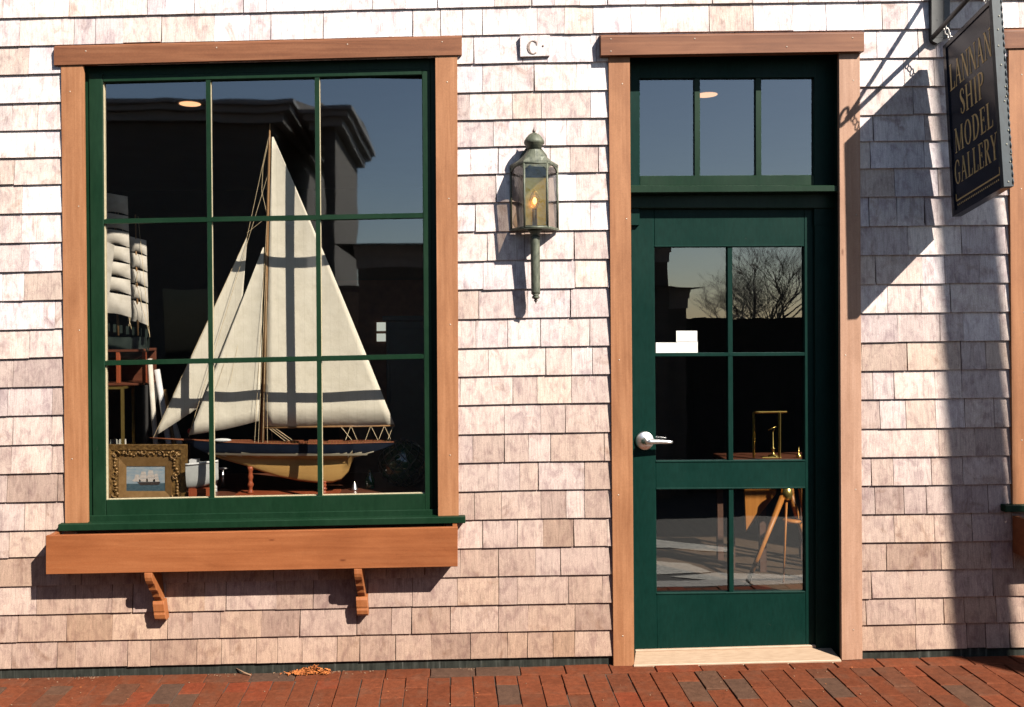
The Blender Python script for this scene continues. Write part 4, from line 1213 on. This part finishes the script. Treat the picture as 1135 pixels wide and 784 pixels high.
# tall dark green cupboard at the back right of the window
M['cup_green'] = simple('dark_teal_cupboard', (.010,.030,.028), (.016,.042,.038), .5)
cu = tag(empty('corner_cupboard', Vector((-.05, 1.2, .06))), 'dark teal cupboard standing in shadow behind the glass float', 'cupboard')
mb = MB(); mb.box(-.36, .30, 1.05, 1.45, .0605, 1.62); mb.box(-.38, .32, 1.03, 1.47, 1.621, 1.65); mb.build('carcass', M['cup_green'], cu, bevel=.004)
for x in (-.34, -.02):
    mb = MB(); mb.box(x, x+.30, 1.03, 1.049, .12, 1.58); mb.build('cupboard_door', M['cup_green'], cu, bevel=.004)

# wooden tripod with slung board and a brass framed case, seen through the door
M['easel'] = wood('orange_varnished_wood', [(.32,.105,.018), (.42,.15,.03), (.50,.20,.045)], 'z', rough=.4)
YT = 1.25
tri = tag(empty('wooden_tripod', Vector((W(868,600,YT).x, YT, .06))), 'orange varnished wooden tripod inside behind the lower door pane', 'tripod')
hub = W(872, 548, YT)
for (px, py, yy) in ((838,625,YT-.12), (868.5,640,YT-.1), (905,640,YT+.15)):
    e_ = W(px, py, yy); d_ = (e_-hub); e_ = hub + d_*((hub.z-.061)/(hub.z-e_.z))
    mb = MB(); wd = .012 if px != 868.5 else .005
    mb.tube([hub+Vector(((px-868)*.0006,0,.0)), e_], [wd*1.5, wd], 6); mb.build('leg', M['easel'], tri)
for px in (880,889):
    mb = MB(); mb.tube([W(px-4,530,YT), W(px+3,577,YT+.02)], .011, 6); mb.build('strut', M['easel'], tri)
mb = MB(); mb.lathe(W(878,577,YT), [(.001,-.012),(.05,-.010),(.055,.0),(.05,.006),(.001,.006)], 16); mb.build('tray', M['easel'], tri)
mb = MB(); mb.lathe(hub, [(.001,-.03),(.03,-.03),(.035,0),(.03,.04),(.001,.05)], 14); mb.build('tripod_head', M['brass'], tri)
bd = tag(empty('slanted_board', W(838,586,YT+.05)), 'orange varnished board with a slanted lower edge behind the door', 'board')
q = [(824,518),(864,517),(860,548),(827,590)]
mb = MB(); mb.prism([W(x,y,YT+.10) for x, y in q], (0,.02,0)); mb.build('panel', M['easel'], bd, bevel=.002)
mb = MB(); P = W(845,560,YT+.13); mb.box(P.x-.02, P.x+.02, YT+.121, YT+.15, .0605, W(845,522,YT+.12).z); mb.build('board_post', M['sheath'], bd)
bt = W(850, 512, YT)
tb = tag(empty('side_table', Vector((W(858,520,YT+.05).x, YT+.10, .06))), 'dark table carrying the brass case behind the middle door pane', 'table')
xt0, xt1 = W(815,514,YT).x, W(925,514,YT).x; ztb = W(850,514,YT).z
mb = MB(); mb.box(xt0, xt1, YT+.16, YT+.46, ztb-.022, ztb); mb.build('tabletop', M['shelf'], tb, bevel=.003)
for xx in (xt0+.03, xt1-.03):
    for yy in (YT+.19, YT+.43):
        mb = MB(); mb.box(xx-.018, xx+.018, yy-.018, yy+.018, .0605, ztb-.0225); mb.build('leg', M['sheath'], tb)
YG = YT+.20
bc = tag(empty('brass_case', Vector((W(850,512,YG).x, YG, ztb))), 'thin brass framed case standing behind the middle door pane', 'display case')
mb = MB()
for (x0,y0,x1,y1,r_) in ((835.5,457.5,835.5,512,.008),(864,457.5,864,512,.009),(835,457.2,872,456.8,.006),(845,512,866,512,.006)):
    a, b = W(x0,y0,YG), W(x1,y1,YG)
    a.z = max(a.z, ztb+.004); b.z = max(b.z, ztb+.004)
    mb.tube([a, b], r_, 4)
mb.build('case_frame', M['brass'], bc)
mb = MB(); a = W(857,508,YG+.05); a.z = ztb+.001
mb.lathe(a, [(.035,0),(.03,.01),(.008,.02),(.006,.05),(.015,.055),(.004,.06),(.003,.16)], 12); mb.tube([a+Vector((0,0,.16)), a+Vector((.02,0,.19)), a+Vector((-.03,0,.17))], .004, 6)
o = mb.build('brass_lamp', M['brass'], None, origin=a); tag(o, 'small brass instrument standing inside the thin brass case', 'instrument')
a = W(885.5,511,YG); a.z = ztb+.001
mb = MB(); mb.lathe(a, [(.014,0),(.016,.012),(.008,.022),(.002,.03),(.002,.07)], 10); tag(mb.build('brass_bell', M['brass'], None, origin=a), 'tiny brass hand bell right of the brass case', 'bell')

# ------------------------------------------------------------------ pavement and street
GZ0, GSL = W(497, 743, 0).z, None
gl_, gr_ = W(0, 752, 0), W(1050, 728, 0)
GSL = (gr_.z-gl_.z)/(gr_.x-gl_.x)
def gz(x, y): return gl_.z + GSL*(max(-8, min(8, x))-gl_.x) + .012*max(-6.0, min(0, y))
mb = MB(); rng = random.Random(33)
SW = -1.02      # outer edge of the brick pavement
def paver(x0, x1, y0, y1, h):
    j = [h + rng.gauss(0, .0011) for _ in range(4)]
    c = [(x0,y0),(x1,y0),(x1,y1),(x0,y1)]
    top = [Vector((x, y, gz(x, y)+q)) for (x, y), q in zip(c, j)]
    bot = [Vector((x, y, gz(x, y)-.05)) for x, y in c]
    s0 = .004; ctr = sum(top, Vector())/4
    ch = [p + (ctr-p).normalized()*s0 + Vector((0,0,.0)) for p in top]
    low = [p - Vector((0,0,.004)) for p in top]
    b = len(mb.v); mb.v += ch + low + bot
    mb.face((b,b+1,b+2,b+3))
    for i in range(4):
        k = (i+1) % 4
        mb.face((b+i, b+4+i, b+4+k, b+k)); mb.face((b+4+i, b+8+i, b+8+k, b+4+k))
def tone_brick():
    t = rng.random()
    v = rng.uniform(.08, .25) if t < .08 else (rng.uniform(.86, 1) if t < .14 else min(.85, max(.24, rng.gauss(.54, .12))))
    mb.cur = (v, rng.random(), rng.random())
x = -4.2; BW = .0998
while x < 5.0:     # border course along the wall
    L_ = .205; tone_brick(); paver(x+.0015, x+L_-.0015, -.098, -.004+.02*0, rng.gauss(0, .0015)); x += L_
n = 0; x = -4.2
while x < 5.0:
    y = -.1012; first = [.105, .205][n % 2] + rng.uniform(-.012, .012)
    wdt = BW
    while y > SW:
        ln = first if y > -.11 else .205 + rng.uniform(-.003, .003)
        y1 = max(y-ln, SW); tone_brick(); g = rng.uniform(.0011, .0032) if rng.random() < .7 else .0009
        paver(x+g, x+wdt-g, y1+.0010, y-.0006, rng.gauss(0, .0017)); y = y1
        if SW - y > -.02: break
    x += wdt; n += 1
tag(mb.build('brick_pavement', M['brick'], None, origin=(0, -1, 0)), 'red brick pavement', None, None, 'structure')
mb = MB()
def sheet(x0,x1,y0,y1,dz,nx=8,ny=4,m=0):
    mb.grid([[Vector((x0+(x1-x0)*i/nx, y0+(y1-y0)*j/ny, gz(x0+(x1-x0)*i/nx, y0+(y1-y0)*j/ny)+dz)) for i in range(nx+1)] for j in range(ny+1)], m, False)
sheet(-4.4, 5.2, SW+.01, .13, -.006, 16, 6); tag(mb.build('paving_bed', M['joint'], None, origin=(0,-1,-.05)), 'sandy bed under the bricks', None, None, 'structure')
mb = MB(); sheet(-300, 300, -300, 60, -.165, 150, 90); tag(mb.build('ground', M['earth'], None, origin=(0,-20,-.2)), 'dusty ground', None, None, 'structure')
mb = MB(); sheet(-60, 60, -4.4, SW-.14, -.115, 120, 8); tag(mb.build('road', M['asphalt'], None, origin=(0,-4,-.12)), 'asphalt lane', None, None, 'structure')
mb = MB(); x = -9
while x < 9.5:
    a, b = x+.004, x+1.196
    mb.hexa([(a,SW-.14,gz(a,SW)-.2),(b,SW-.14,gz(b,SW)-.2),(b,SW-.14,gz(b,SW)+.002),(a,SW-.14,gz(a,SW)+.002),(a,SW-.002,gz(a,SW)-.2),(b,SW-.002,gz(b,SW)-.2),(b,SW-.002,gz(b,SW)+.002),(a,SW-.002,gz(a,SW)+.002)]); x += 1.2
tag(mb.build('kerb', M['granite'], None, origin=(0,SW,0), bevel=.006), 'granite kerb', None, None, 'structure')
mb = MB()
def ground_at(px, py):
    u, v = px-PX, PY-py; uu, vv = u*cr+v*sr, -u*sr+v*cr
    zg = gz(1.2, -2)-.108; k = (zg-ZC)/vv
    x, y = uu*k, D-k*F
    return Vector((x, y, gz(x, y)-.110))
for q in ([(700,600),(822,616.5),(824,622.5),(700,611)], [(690,628),(772,634),(800,645),(690,648)], [(752,649.5),(806,645.8),(930,652),(930,656),(800,655)]):  # irregular pale patches laid just above the lane surface
    mb.poly([ground_at(*p) for p in q])
tag(mb.build('pale_lane_patches', M['line'], None, origin=(2,-4,-.1)), 'pale patches on the lane', None, None, 'structure')

# dry leaves, bark crumbs and a twig against the wall
M['leaf'] = simple('dry_leaf', (.22,.055,.008), (.36,.11,.02), .8, ns=40)
M['crumb'] = simple('pale_crumb', (.12,.060,.032), (.22,.14,.08), .9, ns=60)
mb = MB(); rng = random.Random(8)
def leaf(x, y, z, s, m=0):
    a = rng.uniform(0, 6.3); tl_ = rng.uniform(-.5,.5); u = Vector((math.cos(a), math.sin(a), tl_*.6))*s; v = Vector((-math.sin(a), math.cos(a), rng.uniform(-.3,.3)))*s*.45
    c = Vector((x, y, z)); up = Vector((0,0,s*.18))
    b = len(mb.v); mb.v += [c-u, c-v*.9-u*.2+up, c+u+up*.5, c+v*.9-u*.1+up, c+up*.2]
    for q in ((0,1,4),(1,2,4),(2,3,4),(3,0,4)): mb.face([b+i for i in q], m)
gpx = lambda px: W(px, 745, 0).x
for k in range(260):
    t = rng.gauss(.58, .22); t = min(1, max(0, t)); px = 313+52*t; h = .036*math.exp(-((t-.66)/.27)**2)
    X = gpx(px); Y = -rng.uniform(.006, .05); leaf(X, Y, gz(X, Y)+.004+rng.uniform(0, h)*(1-(-Y)/.06), rng.uniform(.007,.014))
for k in range(16):
    X = rng.uniform(-2.2, 2.6); Y = -rng.uniform(.02, .5); leaf(X, Y, gz(X, Y)+.004, rng.uniform(.004,.008))
tag(mb.build('dry_leaf_litter', M['leaf'], None, origin=(gpx(345), -.03, gz(gpx(345),0))), 'heap of dry orange leaves against the wall base', None, None, 'stuff')
mb = MB()
spots = [(8,2),(55,6),(62,5),(88,5),(96,8),(104,9),(112,8),(135,7),(141,6),(238,6),(245,4),(258,7),(308,9),(366,5),(371,6),(376,6),(383,4),(400,4),(412,5),(500,8),(503,9),(512,5),(518,7),(526,8),(533,3),(538,6),(545,4),(566,3),(30,3)]
for px, nn in spots:
    for k in range(nn):
        X = gpx(px)+rng.gauss(0, .022); Y = -abs(rng.gauss(0, .02))-.006
        s = rng.uniform(.001,.003); mb.ball((X, Y, gz(X,Y)+s*.3), s*rng.uniform(.8,2.4), s, s*.4, 6, 3)
for k in range(90):
    X = rng.uniform(-2.6, 2.9); Y = -rng.uniform(.06, .6); s = rng.uniform(.0013,.0034); mb.ball((X, Y, gz(X,Y)+s*.5), s*1.3, s, s*.7, 5, 3)
tag(mb.build('bark_crumbs', M['crumb'], None, origin=(0,-.1,0)), 'pale crumbs scattered on the bricks', None, None, 'stuff')
mb = MB(); a, b = W(262,741,-.004), W(278,752.5,-.04); mb.tube([a, a.lerp(b,.5)+Vector((.003,0,.004)), Vector((b.x, b.y, gz(b.x,b.y)+.004))], [.0022,.0035,.003], 6)
tag(mb.build('twig', M['crumb'], None, origin=(b.x,b.y,gz(b.x,b.y))), 'pale twig leaning on the wall base below the left bracket', 'twig')

# ------------------------------------------------------------------ across the street (seen only in the glass, and by its shadow)
M['bark'] = simple('grey_bark', (.07,.055,.045), (.14,.115,.095), .9, (1,1,.3), 30, bump=.5, dist=.01)
M['clap'] = simple('grey_clapboard', (.050,.045,.038), (.068,.062,.054), .8, (1,1,30), 1)
M['trim'] = simple('pale_trim', (.15,.15,.145), (.19,.19,.185), .6)
M['rooft'] = simple('dark_roof', (.035,.033,.033), (.06,.056,.055), .9, ns=20)
M['darkpane'] = simple('dark_pane', (.008,.009,.011), None, .08)
def mirror(px, py, L):
    """point at distance L in front of the shop wall that the glass shows at photo pixel (px, py)"""
    k = (D+L)/F; u, v = px-PX, PY-py
    uu, vv = u*cr+v*sr, -u*sr+v*cr
    return Vector((uu*k, -L, ZC+vv*k))
def house(x0, x1, L, dep, zt_, rise, label, name='townhouse', ov=1.0):
    root = tag(empty(name, ((x0+x1)/2, -L-dep/2, gz(0,-6))), label, 'house')
    g0 = gz(0,-6)-.2
    mb = MB(); mb.box(x0, x1, -L-dep, -L, g0, zt_-.22); mb.build('wall', M['clap'], root)
    mb = MB(); mb.box(x0-.10*ov, x1+.10*ov, -L-dep-.1, -L+.10*ov, zt_-.2195, zt_-.12); mb.box(x0-.17*ov, x1+.17*ov, -L-dep-.2, -L+.20*ov, zt_-.1195, zt_-.05); mb.box(x0-.22*ov, x1+.22*ov, -L-dep-.25, -L+.27*ov, zt_-.0495, zt_)
    mb.build('cornice', M['trim'], root)
    mb = MB(); mb.prism([(x0-.2,-L+.2,zt_+.001),(x0-.2,-L-dep/2,zt_+rise),(x0-.2,-L-dep-.2,zt_+.001)], (x1-x0+.4,0,0)); mb.build('roof', M['rooft'], root)
    nw = max(1, int((x1-x0)/1.7))
    for fl_ in range(max(1, int((zt_-.3)/2.4))):
        for k in range(nw):
            cx_ = x0+(x1-x0)*(k+.5)/nw; zb4 = .9+2.3*fl_
            if zb4+1.25 > zt_-.3: continue
            mb = MB(); mb.box(cx_-.45, cx_+.45, -L-.02, -L+.03, zb4-.08, zb4+1.25); wn = mb.build('window', M['clap'], root)
            mb = MB(); mb.box(cx_-.37, cx_+.37, -L+.0, -L+.034, zb4, zb4+1.17); mb.build('pane', M['darkpane'], wn)
    return root
a, b = mirror(113,112,6.6), mirror(328,112,6.6)
house(-8.5, b.x-.22, 6.6, 4, a.z, .45, 'tall clapboard townhouse with a stepped cornice across the lane')
a, b = mirror(343,122,6.9), mirror(386,122,6.9)
house(a.x+.12, b.x-.22, 6.9, 2.5, a.z, .1, 'narrow clapboard stair tower beside the tall townhouse', 'stair_tower')
a, b = mirror(388,268,4.75), mirror(748,285,4.75)
house(a.x+.04, b.x-.02, 4.75, 3, a.z, .02, 'long low clapboard shed across the lane', 'boat_shed', .15)
a, b = mirror(752,318,4.9), mirror(770,318,4.9)
house(a.x-.10, b.x-.04, 4.9, 2.4, a.z, .02, 'lower lean to at the end of the clapboard shed', 'lean_to', .2)
rng = random.Random(5)
def bare_tree(base, H, seed, label, spread=.55):
    rg = random.Random(seed); root = tag(empty('bare_tree', base), label, 'tree', 'bare trees across the lane')
    tb_ = MB(); cb = MB()
    def grow(p, d, ln, r, lev):
        pts = [p]; q = p; dd = d
        for k in range(3):
            dd = (dd + Vector((rg.gauss(0,.13), rg.gauss(0,.13), rg.gauss(.03,.07)))).normalized(); q = q + dd*ln/3; pts.append(q)
        (tb_ if lev < 2 else cb).tube(pts, [r, r*.85, r*.72, r*.6], 6 if lev < 3 else 3, cap=False)
        if lev >= 7 or (lev == 6 and rg.random() < .25): return
        nb = 4 if lev < 2 else 3
        for k in range(nb):
            az = rg.uniform(0, 6.283); sp_ = spread*rg.uniform(.6, 1.5)
            nd = (dd + Vector((math.cos(az)*sp_, math.sin(az)*sp_, rg.uniform(-.05,.3)))).normalized()
            st_ = pts[rg.choice([2,3,3]) if lev else 3]
            grow(st_, nd, ln*rg.uniform(.62,.84), r*.55, lev+1)
    grow(Vector(base)-Vector((0,0,.1)), Vector((.03,0,1)), H*.24, H*.017, 0)
    tb_.build('trunk', M['bark'], root); cb.build('crown', M['bark'], root)
P = mirror(864, 360, 15); bare_tree((P.x, -15, gz(8,-6)-.15), 4.6, 11, 'bare winter tree reflected in the upper door panes', .62)
P = mirror(805, 360, 19); bare_tree((P.x, -19, gz(8,-6)-.15), 4.2, 9, 'smaller bare winter tree farther down the lane', .8)
# added dark fences: shade the lane, keep bright ground out of the glass
M['tar'] = simple('added_tarred_board', (.010,.009,.008), (.020,.018,.016), .85, (8,1,1), 6, spec=.1)
def fence(x0, x1, L, h, label):
    root = tag(empty('added_board_fence', ((x0+x1)/2, -L, gz(x0,-6))), label, 'fence')
    mb = MB(); x = x0; rg = random.Random(int(x0*10)); g0 = gz(0,-6)-.2
    while x < x1-.01:
        e_ = min(x+.15, x1); t_p = h + rg.uniform(-.006,.006); mb.box(x+.001, e_-.001, -L-.012, -L+.012+rg.uniform(0,.003), g0, t_p); x = e_
    for z in (.35, h-.25): mb.box(x0, x1, -L-.06, -L-.0125, z-.05, z+.05)
    mb.build('added_boarding', M['tar'], root)
    n = int((x1-x0)/2.2)+1
    for k in range(n+1):
        xx = x0+.06+(x1-x0-.12)*k/n; mb = MB(); mb.box(xx-.05, xx+.05, -L-.165, -L-.0605, g0, h-.02); mb.build('added_fence_post', M['tar'], root)
fence(-4.6, mirror(389,400,4.75).x+.3, 4.86, 1.30, 'low tarred board fence added between townhouse and shed to hide bright ground')
fence(mirror(771,360,4.9).x-.4, 9.0, 5.02, 1.63, 'long tarred board fence added to darken the lane in front of the bare trees')
# round street post whose shadow falls on the wall right of the door
tp = 2.6
p_lo, p_hi = W(1086,720,0), W(1066,100,0)
bx = lambda P: Vector((P.x + SA*tp, -tp, P.z + SB*tp))
A_, B_ = bx(p_lo), bx(p_hi); dr = (B_-A_).normalized()
base = A_ + dr*((gz(6,-tp)-A_.z)/dr.z); top = A_ + dr*((7.6-A_.z)/dr.z)
post = tag(empty('utility_pole', base), 'round wooden street pole casting the broad shadow right of the door', 'pole')
mb = MB(); mb.tube([base-dr*.2, base.lerp(top,.5), top], [.108,.104,.098], 18); mb.build('pole_shaft', M['bark'], post)
mb = MB(); c = base + dr*7.2; mb.box(c.x-.9, c.x+.9, c.y-.16, c.y-.105, c.z-.05, c.z+.05); mb.build('cross_arm', M['bark'], post)
for k in (-.8,-.3,.3,.8):
    mb = MB(); mb.lathe((c.x+k, c.y-.13, c.z+.051), [(.02,0),(.035,.02),(.02,.05),(.03,.07),(.01,.1)], 8); mb.build('insulator', M['trim'], post)
